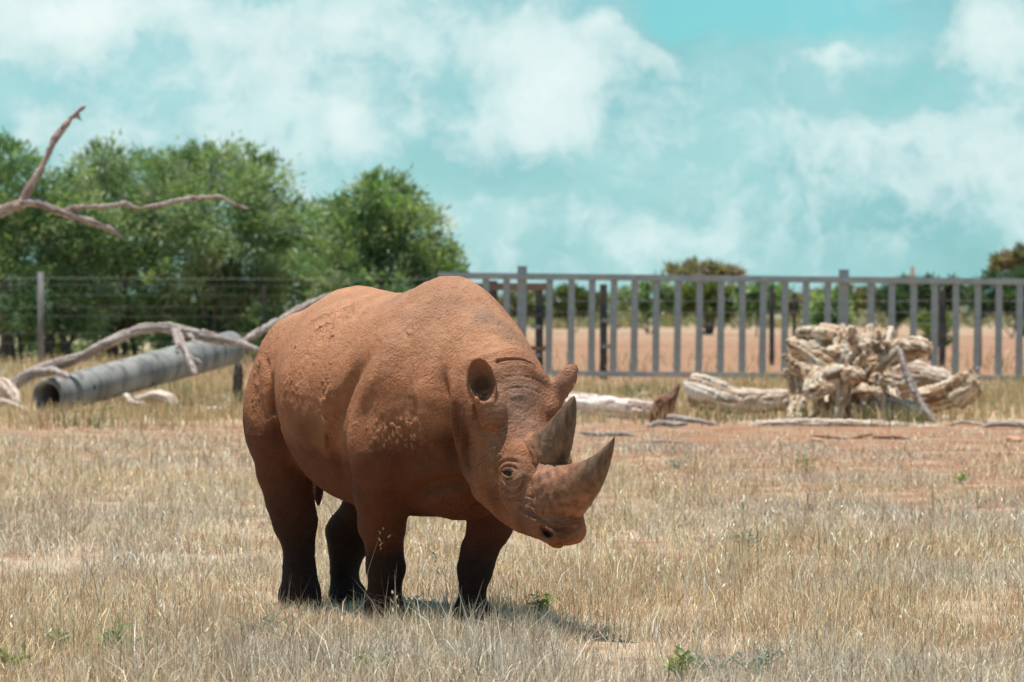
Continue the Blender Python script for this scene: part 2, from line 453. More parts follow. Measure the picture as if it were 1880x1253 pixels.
def build_grass():
    rs = np.random.RandomState(11)
    parts = []
    for (n, d0, d1, mg, hh, ww, pw) in ((235000, 15.3, 24, 1.7, .096, .0031, 1.0), (185000, 24, 37, 2.2, .100, .0043, 1.0), (125000, 37, 56, 2.8, .090, .0068, 1.0)):
        x, y = scatter_view(rs, n, d0, d1, mg, pw)
        P = np.stack([x, y, np.zeros(n)], 1).astype(np.float32)
        cl = fbm(P, 2.3, 4, 5.0); big = fbm(P, .55, 3, 40.0); cv = cover_at(x, y)
        keep = rs.rand(n) < np.clip(cv * (.22 + 2.2 * np.clip((cl - .40) * 4.0, 0, 1)), 0, 1)
        x, y, cl, big, cv, P = x[keep], y[keep], cl[keep], big[keep], cv[keep], P[keep]; n = len(x)
        h = hh * (.35 + 1.0 * rs.rand(n) ** 1.4) * (.55 + 1.1 * np.clip(big, .2, .8)) * (.40 + .60 * np.clip(cv, 0, 1)) * (1.0 + .75 * (rs.rand(n) < .06)) * (.7 + .8 * np.clip((cl - .38) * 3, 0, 1))
        # trampled round the feet of the animal
        tr = np.zeros(n)
        for fx, fy in ((-.385, -.165), (.0, .105), (-1.40, -.19), (-1.51, .112)):
            wx = -.275 + .4226 * fx + .9063 * fy; wy = 20.0 - .9063 * fx + .4226 * fy
            tr = np.maximum(tr, np.exp(-(((x - wx) / .17) ** 2 + ((y - wy + .25) / .42) ** 2)))
        h = h * (1 - .62 * tr)
        lean = np.abs(rs.normal(0, .62, n)); flat = rs.rand(n) < .26 + .30 * (1 - np.clip(cv * 1.6, 0, 1))
        lean = np.where(flat, .9 + .12 * rs.rand(n), np.clip(lean, 0, 1.0))
        # neighbouring stems share a wind-blown direction to some degree
        az = rs.rand(n) * 2 * PI
        ci = (rs.rand(n) * len(PAL)).astype(int)
        tone = fbm(P, .9, 3, 70.0)
        grey = np.clip((fbm(P, .35, 2, 20.0) - .45) * 4, 0, 1)[:, None]
        t = PAL[ci] * (.84 + .42 * tone)[:, None] * np.exp(rs.normal(-.04, .50, (n, 1)))
        t = np.clip(t * np.array([1.12, 1.035, .925]), 0, .88)
        g = t.mean(1, keepdims=True) * np.array([1.06, 1.0, .90])
        t = t * (1 - .45 * grey) + g * .45 * grey
        parts.append(blades(rs, x, y, gz(x, y) - .004, h, ww * (.6 + .9 * rs.rand(n)), lean, t.astype(np.float32), az=az))
    # tall stems with drooping oat spikelets
    n = 900
    x, y = scatter_view(rs, n, 16, 50, 1.0)
    cl = fbm(np.stack([x, y, 0*x], 1).astype(np.float32), .8, 3, 33.0)
    keep = (rs.rand(n) < np.clip((cl - .40) * 5, 0, 1)) & (cover_at(x, y) > .2); x, y = x[keep], y[keep]; n = len(x)
    h = .26 + .20 * rs.rand(n); az = rs.rand(n) * 2 * PI; lean = .15 + .45 * rs.rand(n)
    tint = PAL[3][None] * (.9 + .3 * rs.rand(n, 1)); z = gz(x, y)
    parts.append(blades(rs, x, y, z, h, np.full(n, .0035), lean, tint.astype(np.float32), az=az))
    tx = x + np.cos(az) * h * lean; ty = y + np.sin(az) * h * lean; tz = z + h * np.sqrt(1 - (lean * .85) ** 2)
    for q in range(6):
        s = .02 + .018 * q
        px = tx - np.cos(az) * s * lean + rs.normal(0, .016, n); py = ty - np.sin(az) * s * lean + rs.normal(0, .016, n); pz = tz - s
        parts.append(blades(rs, px, py, pz + .012, .030 * (.7 + .6 * rs.rand(n)), np.full(n, .008), 1.0 + 0 * px, (np.array([[.66, .58, .43]]) * (.85 + .3 * rs.rand(n, 1))).astype(np.float32)))
    o = link_mesh('dry_grass', tri_mesh('dry_grass', parts, GRASS_MAT), None, None, False)
    tag(o, 'dry straw-coloured grass covering the paddock round the rhinoceros', 'grass', kind='stuff')
    # straw beyond the bare strip: round the timber, along the fences, under the trees
    parts = []
    for (n, d0, d1, mg, hh, ww) in ((60000, 52, 84, 1.5, .24, .014), (26000, 84, 135, 2.0, .30, .025)):
        x, y = scatter_view(rs, n, d0, d1, mg)
        P = np.stack([x, y, np.zeros(n)], 1).astype(np.float32)
        cl = fbm(P, .9, 4, 5.0)
        edge = np.clip((y + (fbm(P, .4, 3) - .5) * 8 - 2.0 * np.clip(x, 0, 1.2) - 52.5) / 4, 0, 1)
        beyond = np.where((y > 84) & (x > -1.5), .12, 1.0)
        keep = rs.rand(n) < np.clip(edge * beyond * (cl - .33) * 4.2, 0, 1)
        x, y, P, cl = x[keep], y[keep], P[keep], cl[keep]; n = len(x)
        h = hh * (.3 + 1.0 * rs.rand(n)) * (.4 + cl * 1.2)
        t = PAL[(rs.rand(n) * len(PAL)).astype(int)] * np.array([.95, .87, .68]) * (.75 + .6 * fbm(P, .8, 3, 70.0))[:, None]
        green = (fbm(P, .6, 3, 120.0) > .60)[:, None] & (rs.rand(n, 1) < .6)
        t = np.where(green, np.array([[.16, .19, .075]]) * (.7 + .6 * rs.rand(n, 1)), t)
        parts.append(blades(rs, x, y, gz(x, y) - .005, h, ww * (.5 + rs.rand(n)), np.clip(np.abs(rs.normal(0, .45, n)), 0, 1), t.astype(np.float32)))
    o = link_mesh('straw_grass', tri_mesh('straw_grass', parts, GRASS_MAT), None, None, False)
    tag(o, 'yellow dry grass round the dead timber and below the fences', 'grass', kind='stuff')
build_grass()
print('grass', time.time() - T0)
# ================================================================ FENCES
def box_mesh(name, sx, sy, sz, bevel=0.0, origin=(0, 0, 0)):
    bm = bmesh.new(); bmesh.ops.create_cube(bm, size=1.0)
    for v in bm.verts: v.co = Vector((v.co.x * sx + origin[0], v.co.y * sy + origin[1], v.co.z * sz + origin[2]))
    if bevel > 0: bmesh.ops.bevel(bm, geom=bm.edges[:], offset=bevel, segments=2, affect='EDGES')
    me = bpy.data.meshes.new(name); bm.to_mesh(me); bm.free(); return me

def cyl_mesh(name, r, h, seg=14, r2=None, cap_bevel=.0):
    bm = bmesh.new()
    bmesh.ops.create_cone(bm, cap_ends=True, segments=seg, radius1=r, radius2=r if r2 is None else r2, depth=h)
    bmesh.ops.translate(bm, verts=bm.verts, vec=(0, 0, h / 2))
    me = bpy.data.meshes.new(name); bm.to_mesh(me); bm.free(); return me

def metal_mat(name, a, b, rough=.55, metallic=.35, scale=6.0):
    m, nt = new_mat(name)
    P = nd(nt, 'ShaderNodeTexCoord').outputs['Object']
    n = noise_n(nt, P, scale, 6, .6); n2 = noise_n(nt, P, scale * 7, 4, .6)
    c = mix_n(nt, ramp_n(nt, n.outputs['Fac'], [(.3, 0.0), (.7, 1.0)]).outputs[0], a, b)
    c = mix_n(nt, ramp_n(nt, n2.outputs['Fac'], [(.52, 0.0), (.70, .6)]).outputs[0], c, (.19, .12, .085))
    tc2 = noise_n(nt, P, 1.1, 4, .6); c = mix_n(nt, ramp_n(nt, tc2.outputs['Fac'], [(.45, 0.0), (.7, .45)]).outputs[0], c, (.36, .27, .21))
    p = bsdf_out(nt, c, rough, bump_n(nt, n2.outputs['Fac'], .2, .004)); p.inputs['Metallic'].default_value = metallic
    return m
GALV = metal_mat('galvanised_steel', (.25, .27, .285), (.36, .38, .395))
DARKM = metal_mat('dark_steel', (.030, .036, .042), (.055, .062, .070), .6, .2)
RUSTM = metal_mat('rusted_steel', (.16, .085, .060), (.24, .15, .11), .8, .1)
WIREM = metal_mat('wire_steel', (.22, .225, .23), (.32, .325, .33), .5, .5)
def wood_post_mat():
    m, nt = new_mat('weathered_post')
    P = nd(nt, 'ShaderNodeTexCoord').outputs['Object']
    mp = nd(nt, 'ShaderNodeMapping'); mp.inputs['Scale'].default_value = (14, 14, 1.6); lk(nt, P, mp.inputs[0])
    n = noise_n(nt, mp.outputs[0], 1.0, 6, .65)
    c = mix_n(nt, ramp_n(nt, n.outputs['Fac'], [(.35, 0.0), (.65, 1.0)]).outputs[0], (.09, .082, .085), (.23, .215, .21))
    bsdf_out(nt, c, .85, bump_n(nt, n.outputs['Fac'], .5, .01)); return m
POSTM = wood_post_mat()

def build_steel_fence():
    D = 85.5; s = D / FPX
    zt, zb = 2.06, .165                                  # centre heights of the two rails
    root = empty('steel_bar_fence', ((860 - 940) * s, D, 0.06))
    root.rotation_euler = (0, R(.62), 0)
    tag(root, 'long grey steel fence of thick upright bars between two rails', 'fence')
    x0, x1 = -.62, 14.5
    step = 39.25 * s
    def part(name, me, loc, mat=GALV):
        o = link_mesh(name, me, mat, root, False); o.location = loc; return o
    L = x1 - x0
    part('rail', box_mesh('rail', L, .17, .125, .012), ((x0 + x1) / 2, 0, zt))
    part('rail', box_mesh('rail', L, .15, .105, .012), ((x0 + x1) / 2, 0, zb))
    bar = box_mesh('bar', .135, .060, zt - zb - .1153, .010)
    bar.materials.append(GALV)
    post = box_mesh('post', .19, .19, 2.30, .014); post.materials.append(GALV)
    cap = box_mesh('post_cap', .215, .215, .025, .006); cap.materials.append(GALV)
    base = (929 - 860) * s
    posts = [base + (.70 + 15.08 * k) * step for k in (-1, 0, 1, 2)]
    k = -3
    rr = random.Random(3)
    while True:
        x = base + k * step; k += 1
        if x > x1 - .1: break
        if x < x0 + .1 or min(abs(x - p) for p in posts) < .19: continue
        o = part('bar', bar, (x + rr.uniform(-.012, .012), 0, (zt + zb) / 2)); o.rotation_euler = (0, R(rr.uniform(-.25, .25)), R(rr.uniform(-2.5, 2.5)))
    for p in posts:
        if x0 < p < x1:
            o = part('post', post, (p, .186, 1.09))
            c = link_mesh('post_cap', cap, None, o, False); c.location = (0, 0, 1.163)
    return root
build_steel_fence()

def wire_fence(label, pts, posts, heights, wire_r, post_kind, group=None):
    """Posts at ground points joined by straight tensioned wires; each post and wire is a part."""
    root = empty('wire_fence', pts[0]); tag(root, label, 'fence', group)
    O = Vector(pts[0])
    for (p, h, r, mat, sq) in posts:
        me = box_mesh('post', r * 2, r * 1.6, h, .008, (0, 0, h / 2)) if sq else cyl_mesh('post', r, h, 12, r * .9)
        o = link_mesh('post', me, mat, root, not sq); o.location = Vector(p) - O
    rr = random.Random(5)
    for z in heights:
        P = []
        for a, b in zip(pts[:-1], pts[1:]):
            a, b = Vector(a), Vector(b)
            for t in np.linspace(0, 1, 9)[:-1]:
                q = a.lerp(b, t); P.append((q.x - O.x, q.y - O.y - .01, z + q.z - .02 * math.sin(PI * t) + rr.uniform(-.004, .004)))
        q = Vector(pts[-1]); P.append((q.x - O.x, q.y - O.y - .01, z + q.z))
        V, F = tube(P, [wire_r] * len(P), 5)
        link_mesh('wire', tri_fix('wire', V, F), WIREM, root)
    return root

def tube(pts, radii, sides=24, squash=None, cap=True):
    """Round tapered tube along 3-D points -> verts, quads."""
    P = np.array(pts, float); n = len(P)
    T = np.gradient(P, axis=0); T /= np.linalg.norm(T, axis=1, keepdims=True)
    up = np.array([0, 0, 1.0]) if abs(T[0, 2]) < .9 else np.array([1.0, 0, 0])
    V = []
    for i in range(n):
        b = np.cross(T[i], up); b /= np.linalg.norm(b); up = np.cross(b, T[i])
        th = np.linspace(0, 2*PI, sides, endpoint=False)
        sx, sy = (1, 1) if squash is None else squash
        V.append(P[i] + radii[i] * (sx*np.cos(th)[:, None]*b + sy*np.sin(th)[:, None]*up))
    V = np.concatenate(V, 0)
    i = np.arange(n-1)[:, None]*sides; j = np.arange(sides)[None, :]; j2 = (j+1) % sides
    F = np.stack([i+j, i+j2, i+sides+j2, i+sides+j], -1).reshape(-1, 4)
    if cap:
        V = np.vstack([V, P[0], P[-1]]); a, b = len(V)-2, len(V)-1
        jj = np.arange(sides); kk = (jj+1) % sides
        F = np.vstack([F, np.stack([kk, jj, np.full(sides, a), np.full(sides, a)], 1), np.stack([(n-1)*sides+jj, (n-1)*sides+kk, np.full(sides, b), np.full(sides, b)], 1)])
    return V, F

def tri_fix(name, V, F):
    """Mesh from quads where a repeated corner marks a triangle."""
    me = bpy.data.meshes.new(name)
    fs = [tuple(f) if f[2] != f[3] else tuple(f[:3]) for f in F.tolist()]
    me.from_pydata(np.asarray(V).tolist(), [], fs); me.update()
    return me

def catmull(pts, n=8):
    P = np.array(pts, float); P = np.vstack([2*P[0]-P[1], P, 2*P[-1]-P[-2]])
    out = []
    for i in range(1, len(P) - 2):
        for t in np.linspace(0, 1, n, endpoint=False):
            a, b, c, d = P[i-1], P[i], P[i+1], P[i+2]
            out.append(.5*((2*b)+(c-a)*t+(2*a-5*b+4*c-d)*t*t+(3*b-a-3*c+d)*t**3))
    out.append(P[-2])
    return np.array(out)

# wire fence before the trees on the left
def on(x, D): return Vector(((x - 940) / FPX * D, D, 0))
g0, g1, g2 = on(-150, 111), on(75, 112), on(890, 116)
wire_fence('wire fence on a round grey timber post before the green trees', [g0, g1, g2],
           [(g1, 2.42, .088, POSTM, False), (on(-150, 111), 2.3, .09, POSTM, False), (on(485, 114), 2.1, .045, DARKM, True), (on(700, 115), 2.1, .05, DARKM, True)],
           [.62, .86, 1.30, 1.55, 1.85, 2.10, 2.28], .0055, 0)
# electric fence beyond the steel bars: dark posts
f = wire_fence('dark post and wire fence standing behind the steel bars on the far right', [on(1000, 118), on(1417, 114), on(1730, 112), on(2000, 110)],
           [(on(1417, 114), 2.1, .065, DARKM, True), (on(1458, 114.3), 1.9, .045, DARKM, True), (on(1730, 112), 1.95, .085, DARKM, True), (on(1798, 111.7), 1.8, .06, DARKM, True)],
           [.5, .8, 1.1, 1.4, 1.7], .005, 0)

def gate_frame():
    """Old gate standing behind the near end of the bar fence: dark posts, rusty beam, brackets."""
    D = 90.5; s = D / FPX
    root = empty('gate_frame', on(905, D)); tag(root, 'dark gate posts under a rusty brown beam behind the left end of the bars', 'gate')
    def post(x, ytop, ybot, w):
        zt = EYE - (ytop - HORIZON) * s
        o = link_mesh('post', box_mesh('post', w, w, zt, .012, (0, 0, zt / 2)), DARKM, root, False); o.location = ((x - 905) * s, 0, 0); return o, zt
    for x, yt, w in ((862, 528, .15), (905, 516, .20), (990, 530, .165), (1108, 522, .15)):
        o, zt = post(x, yt, 0, w)
        if x in (990, 1108):
            for q in ((.35, .62) if x == 1108 else (.27, .58)):
                b = link_mesh('insulator', box_mesh('insulator', .20, .10, .085, .02), WIREM if x == 1108 else GALV, o, False); b.location = (-.06 if x == 990 else .05, -.12, zt * q)
    z = EYE - (527 - HORIZON) * s
    beam = link_mesh('beam', box_mesh('beam', (1015 - 845) * s, .12, .15, .012), RUSTM, root, False); beam.location = ((930 - 905) * s, -.165, z)
    for q, (xa, xb, yy) in enumerate(((940, 1010, 578), (960, 1012, 640))):
        zz = EYE - (yy - HORIZON) * s
        h = link_mesh('hinge_bar', box_mesh('hinge_bar', (xb - xa) * s, .06, .10, .01), RUSTM if q else DARKM, root, False); h.location = (((xa + xb) / 2 - 905) * s, -.14, zz)
gate_frame()
print('fences', time.time() - T0)
# ================================================================ TREES AND SHRUBS
def leaf_mat():
    m, nt = new_mat('leaf')
    c = attr_n(nt, 'tint').outputs['Color']
    d = nd(nt, 'ShaderNodeBsdfDiffuse'); lk(nt, c, d.inputs[0])
    t = nd(nt, 'ShaderNodeBsdfTranslucent')
    lk(nt, mix_n(nt, 1.0, c, (1.35, 1.45, .7), 'MULTIPLY'), t.inputs[0])
    g = nd(nt, 'ShaderNodeBsdfGlossy'); g.inputs['Roughness'].default_value = .42; g.inputs[0].default_value = (.75, .8, .78, 1)
    mx = nd(nt, 'ShaderNodeMixShader'); mx.inputs[0].default_value = .45; lk(nt, d.outputs[0], mx.inputs[1]); lk(nt, t.outputs[0], mx.inputs[2])
    m2 = nd(nt, 'ShaderNodeMixShader'); m2.inputs[0].default_value = .04; lk(nt, mx.outputs[0], m2.inputs[1]); lk(nt, g.outputs[0], m2.inputs[2])
    o = nd(nt, 'ShaderNodeOutputMaterial'); lk(nt, m2.outputs[0], o.inputs[0])
    return m
LEAF = leaf_mat()
def bark_mat():
    m, nt = new_mat('bark'); P = nd(nt, 'ShaderNodeTexCoord').outputs['Object']
    n = noise_n(nt, P, 5, 6, .65)
    bsdf_out(nt, mix_n(nt, n.outputs['Fac'], (.060, .045, .036), (.17, .135, .11)), .9, bump_n(nt, n.outputs['Fac'], .6, .03)); return m
BARK = bark_mat()

def leaf_cards(rs, C, N, size, wid, tint):
    """Small pointed leaves (a bent pair of triangles) at centres C growing along N."""
    n = len(C)
    a = N / np.maximum(np.linalg.norm(N, axis=1, keepdims=True), 1e-6)
    r = rs.normal(size=(n, 3)); b = np.cross(a, r); b /= np.maximum(np.linalg.norm(b, axis=1, keepdims=True), 1e-6)
    L = (size * (.6 + .8 * rs.rand(n)))[:, None]; w = (wid * (.6 + .8 * rs.rand(n)))[:, None]
    V = np.stack([C - a * L * .5, C + b * w * .5, C + a * L * .5, C - b * w * .5], 1).reshape(-1, 3)
    q = np.arange(n)[:, None] * 4
    T = np.concatenate([q + np.array([[0, 1, 2]]), q + np.array([[0, 2, 3]])], 1).reshape(-1)
    return V, T, np.repeat(np.concatenate([tint, np.ones((n, 1))], 1), 4, 0)

def branch_set(rs, base, lobes, trunks, r0):
    """Tapered stems from the base to the foliage lobes."""
    Vs, Fs, off = [], [], 0
    for k, (c, r) in enumerate(lobes):
        st = trunks[k % len(trunks)]
        p0 = np.array(st, float); p3 = np.array(c, float)
        mid = p0 * .55 + p3 * .45 + np.array([rs.normal(0, .15), rs.normal(0, .15), .35])
        pts = catmull([p0, p0 * .8 + mid * .2 + rs.normal(0, .08, 3) * [1, 1, 0], mid, p3 * .75 + mid * .25 + rs.normal(0, .12, 3), p3 + [0, 0, r * .5]], 5)
        rad = np.linspace(r0 * (.75 + .5 * rs.rand()), .012, len(pts))
        V, F = tube(pts, rad, 7); Vs.append(V); Fs.append(F + off); off += len(V)
    return np.concatenate(Vs), np.concatenate(Fs)

def tree(name, label, base, lobes, leaves, size, wid, cols, seed, trunks=3, r0=.09, group=None, wisps=0, cat='tree', dens=1.0):
    """lobes: list of ((x, y, z) relative to base, radius, vertical squash)."""
    rs = np.random.RandomState(seed)
    root = empty(name, base); tag(root, label, cat, group)
    st = [np.array([rs.normal(0, .28), rs.normal(0, .28), -.05]) for _ in range(trunks)]
    V, F = branch_set(rs, None, [(np.array(l[0], float), l[1]) for l in lobes], st, r0)
    link_mesh('trunk', tri_fix('trunk', V, F), BARK, root)
    vol = np.array([l[1] ** 2 for l in lobes]); vol /= vol.sum()
    C, N, Tn = [], [], []
    cols = np.array(cols, float)
    for (c, r, q), f in zip(lobes, vol):
        # leaf sprays: clusters on the lobe shell and inside it
        n = int(leaves * f); ncl = max(6, int(n / 55))
        u = rs.normal(size=(ncl, 3)); u /= np.linalg.norm(u, axis=1, keepdims=True)
        rad = r * (.45 + .72 * rs.rand(ncl) ** .6)
        cc = np.array(c) + u * rad[:, None] * np.array([1, 1, q])
        rot = .10 + .17 * rs.rand(ncl) * min(1.0, r)
        w = rs.rand(ncl) ** .6; k = rs.choice(ncl, n, p=w / w.sum())
        dirs = rs.normal(size=(n, 3))
        p = cc[k] + dirs * rot[k][:, None] * np.array([1.0, 1.0, .85])
        cd = u * .6 + rs.normal(size=(ncl, 3)) * .5 + np.array([0, 0, .15]); cd /= np.linalg.norm(cd, axis=1, keepdims=True)
        p = p + cd[k] * (rs.rand(n, 1) - .3) * (rot[k] * 2.2)[:, None]
        spray = cd[k] + dirs * .5
        C.append(p); N.append(spray)
        ct = cols[rs.randint(0, len(cols), ncl)][k] * (.75 + .5 * rs.rand(n, 1))
        Tn.append(ct)
    for _ in range(wisps):
        # thin twigs that stick out of the crown with few leaves
        c, r, q = lobes[rs.randint(len(lobes))]
        u = rs.normal(size=3); u[2] = abs(u[2]) + .5; u /= np.linalg.norm(u)
        n = 26; t = rs.rand(n)[:, None]
        p = np.array(c) + u * (r * np.array([1, 1, q])) * (.85 + .42 * t) + rs.normal(0, .05, (n, 3))
        C.append(p); N.append(np.tile(u, (n, 1)) + rs.normal(0, .5, (n, 3))); Tn.append(cols[rs.randint(0, len(cols), n)] * .8)
    C = np.concatenate(C); N = np.concatenate(N); Tn = np.concatenate(Tn)
    ok = C[:, 2] > .08; C, N, Tn = C[ok], N[ok], Tn[ok]
    me = tri_mesh('crown', [leaf_cards(rs, C, N, size, wid, Tn)], LEAF)
    link_mesh('crown', me, None, root, False)
    return root

GREEN = [(.155, .25, .11), (.205, .30, .135), (.275, .35, .175), (.11, .19, .09), (.32, .365, .215), (.25, .31, .21)]
OLIVE = [(.15, .165, .085), (.19, .20, .105), (.13, .135, .08), (.23, .205, .13), (.26, .205, .14)]
def build_trees():
    D = 122.0; s = D / FPX
    def lobes_from(px, D, seed, jitter=.7):
        """px rows: (column, row, radius in picture units, squash) -> lobes relative to the base."""
        rs = np.random.RandomState(seed); out = []
        bx = np.mean([p[0] for p in px])
        for p in px:
            sc = D / FPX
            out.append(((((p[0] - bx) * sc), rs.normal(0, jitter), EYE - (p[1] - HORIZON) * sc), p[2] * sc, p[3] if len(p) > 3 else .9))
        return ((bx - 940) * D / FPX, D, 0), out
    specs = [
        # label, lobes, leaves, D, colours, wisps
        ('dense shadowy bush filling the space under the tallest trees', [(300, 585, 62), (370, 600, 55), (440, 598, 58), (510, 590, 60), (260, 610, 48), (480, 625, 40), (330, 630, 36), (410, 632, 36)], 5500, 127, GREEN[:4], 2),
        ('dense low bush behind the left end of the wire fence', [(10, 600, 60), (70, 615, 48), (130, 610, 50), (190, 615, 48), (100, 640, 30), (30, 640, 34), (220, 636, 30)], 4500, 126, GREEN[:4], 2),
        ('leafy dark green tree cut by the left edge of the picture', [(-50, 360, 90), (-5, 330, 75), (15, 300, 38), (-30, 450, 90), (20, 420, 60), (0, 530, 85), (40, 590, 45)], 15000, 120, GREEN[:4], 10),
        ('low rounded bush behind the wooden fence post', [(105, 345, 40), (85, 390, 55), (120, 420, 62), (70, 470, 70), (140, 490, 60), (90, 560, 62), (150, 580, 50)], 13000, 121, GREEN, 8),
        ('bushy green tree under the tip of the bare dead branch', [(195, 310, 46), (180, 360, 62), (230, 345, 60), (205, 420, 78), (260, 440, 60), (190, 500, 75), (245, 540, 70), (200, 595, 50)], 17000, 123, GREEN, 14),
        ('broad pale green tree, tallest of the row', [(320, 330, 52), (370, 315, 50), (430, 315, 52), (480, 330, 48), (330, 400, 75), (410, 390, 85), (480, 400, 62), (350, 480, 80), (440, 480, 80), (370, 560, 72), (450, 560, 68), (330, 600, 45)], 27000, 122, GREEN[1:], 24),
        ('low hazy green shrub in the gap between the two tallest trees', [(545, 430, 50), (580, 420, 45), (540, 490, 62), (590, 500, 62), (560, 560, 65), (600, 590, 52)], 12000, 126, GREEN, 12),
        ('round dense green tree directly above the back of the rhinoceros', [(700, 370, 48), (745, 385, 42), (655, 395, 46), (690, 430, 80), (760, 440, 58), (640, 450, 58), (620, 500, 60), (700, 500, 80), (780, 490, 50), (660, 570, 75), (740, 570, 70), (815, 475, 28), (830, 510, 26)], 24000, 121, GREEN[:5], 26),
    ]
    for i, (label, px, nl, D, cols, wi) in enumerate(specs):
        wi = int(wi * 3.0)
        base, lobes = lobes_from(px, D, 40 + i)
        tree('leafy_tree', label, base, lobes, int(nl * 1.15), .22, .050, cols, 100 + i, trunks=5, r0=.11, group='leafy trees behind the wire fence', wisps=wi)
    # far paddock: scrub and gums beyond the steel fence
    far = [
        ('flat-topped brown gum tree with a pale trunk far behind the bars', [(1245, 500, 15, .40), (1282, 497, 17, .40), (1318, 499, 17, .40), (1345, 504, 10, .45)], 260, OLIVE[3:], 1500, 'gum_tree', .9, .16),
        ('olive gum tree at the right edge of the picture above the fence', [(1840, 484, 15, .5), (1866, 474, 18, .5), (1892, 472, 24, .5), (1875, 494, 14, .5), (1905, 492, 22, .5)], 240, OLIVE[1:], 1900, 'gum_tree', .9, .16),
        ('yellowish green shrub beneath the flat-topped gum', [(1300, 550, 34, .7), (1335, 552, 30, .7), (1270, 556, 26, .7)], 250, [(.16, .18, .05), (.12, .15, .05)], 3000, 'shrub', .5, .14),
        ('dark green shrub right of the flat-topped gum', [(1375, 550, 26, .8), (1405, 553, 26, .8)], 235, GREEN[:4], 2600, 'shrub', .5, .14),
        ('small bright green shrub close behind the root stump', [(1515, 575, 17, 1.1), (1530, 560, 18, 1.0), (1520, 597, 20, .9), (1540, 585, 16, 1.0)], 130, GREEN[:3], 3200, 'shrub', .22, .08),
        ('brownish low shrub seen above the root stump', [(1555, 548, 22, .7), (1590, 552, 22, .7), (1500, 553, 18, .7)], 270, OLIVE, 2600, 'shrub', .5, .14),
        ('dark blue-green tree left of the lone far pole', [(1655, 545, 26, .9), (1640, 560, 24, .9)], 235, [(.07, .115, .07), (.09, .14, .085)], 3200, 'shrub', .5, .14),
        ('dark spreading tree right of the lone far pole', [(1705, 535, 22, .7), (1735, 533, 20, .7), (1752, 548, 24, .8), (1715, 552, 26, .8)], 230, [(.07, .115, .07), (.10, .15, .085)], 4000, 'shrub', .5, .14),
        ('bluish green tree beneath the olive gum', [(1800, 545, 26, .9), (1835, 540, 32, .9), (1870, 545, 34, .9), (1900, 540, 36, .9)], 225, [(.08, .13, .075), (.11, .16, .09)], 4600, 'shrub', .5, .14),
        ('low green scrub behind the dark gate posts', [(925, 557, 22, .7), (960, 556, 26, .7), (900, 560, 20, .7)], 290, OLIVE, 2500, 'shrub', .5, .16),
        ('pale green scrub seen through the sixth and seventh bars', [(1050, 553, 26, .7), (1085, 556, 22, .7), (1015, 557, 22, .7)], 285, [(.12, .15, .06), (.09, .125, .05)], 2600, 'shrub', .5, .16),
        ('green scrub left of the yellowish shrub', [(1165, 548, 26, .7), (1200, 545, 30, .8), (1235, 552, 24, .7), (1135, 556, 18, .7)], 265, GREEN, 3400, 'shrub', .5, .15),
        ('pale shrub low at the far right among the bars', [(1440, 556, 20, .7), (1470, 553, 22, .7)], 300, OLIVE, 2000, 'shrub', .5, .16),
        ('bright green sapling beside the dark fence post', [(1712, 590, 13, 1.4), (1718, 615, 14, 1.3)], 125, [(.14, .19, .05), (.11, .16, .045)], 1300, 'shrub', .2, .07),
    ]
    for i, (label, px, D, cols, nl, kind, sz, w) in enumerate(far):
        base, lobes = lobes_from([(*p[:3], p[3]) for p in px], D, 300 + i, .5)
        tree(kind, label, base, lobes, nl, sz, w, cols, 500 + i, trunks=2 if kind == 'gum_tree' else 3, r0=.16 if kind == 'gum_tree' else .05, cat='tree' if 'tree' in label or kind == 'gum_tree' else 'shrub',
             group='far scrub and gums behind the steel fence', wisps=4 if kind == 'shrub' else 2)
    # distant scrub line along the horizon that reads as one mass
    rs = np.random.RandomState(9); n = 30000
    D = 330 + 260 * rs.rand(n); X = (rs.rand(n) * 2 - 1) * (.16 * D + 20)
    P = np.stack([X, D, 0 * X], 1).astype(np.float32)
    fb = fbm(P, .06, 4); keep = fb > .52; X, D, P, fb = X[keep], D[keep], P[keep], fb[keep]; n = len(X)
    hh = .5 + 9.0 * np.clip(fb - .52, 0, 1)
    Z = rs.rand(n) ** .8 * hh
    C = np.stack([X, D, Z], 1)
    cols = np.array(OLIVE); cl = (fbm(P, .08, 2, 9.0) * 3 * len(cols)).astype(int) % len(cols)
    me = tri_mesh('scrub', [leaf_cards(rs, C, rs.normal(size=(n, 3)), 1.0, .5, cols[cl] * (.8 + .4 * rs.rand(n, 1)))], LEAF)
    o = link_mesh('distant_scrub', me, None, None, False); tag(o, 'low grey-green scrub along the far horizon', 'scrub', kind='stuff')
    # lone pole far behind
    p = on(1675, 190); o = link_mesh('timber_pole', cyl_mesh('timber_pole', .11, 3.35, 10, .085), RUSTM); o.location = p
    tag(o, 'lone brown timber pole rising above the steel fence on the right', 'pole')
build_trees()
print('trees', time.time() - T0)
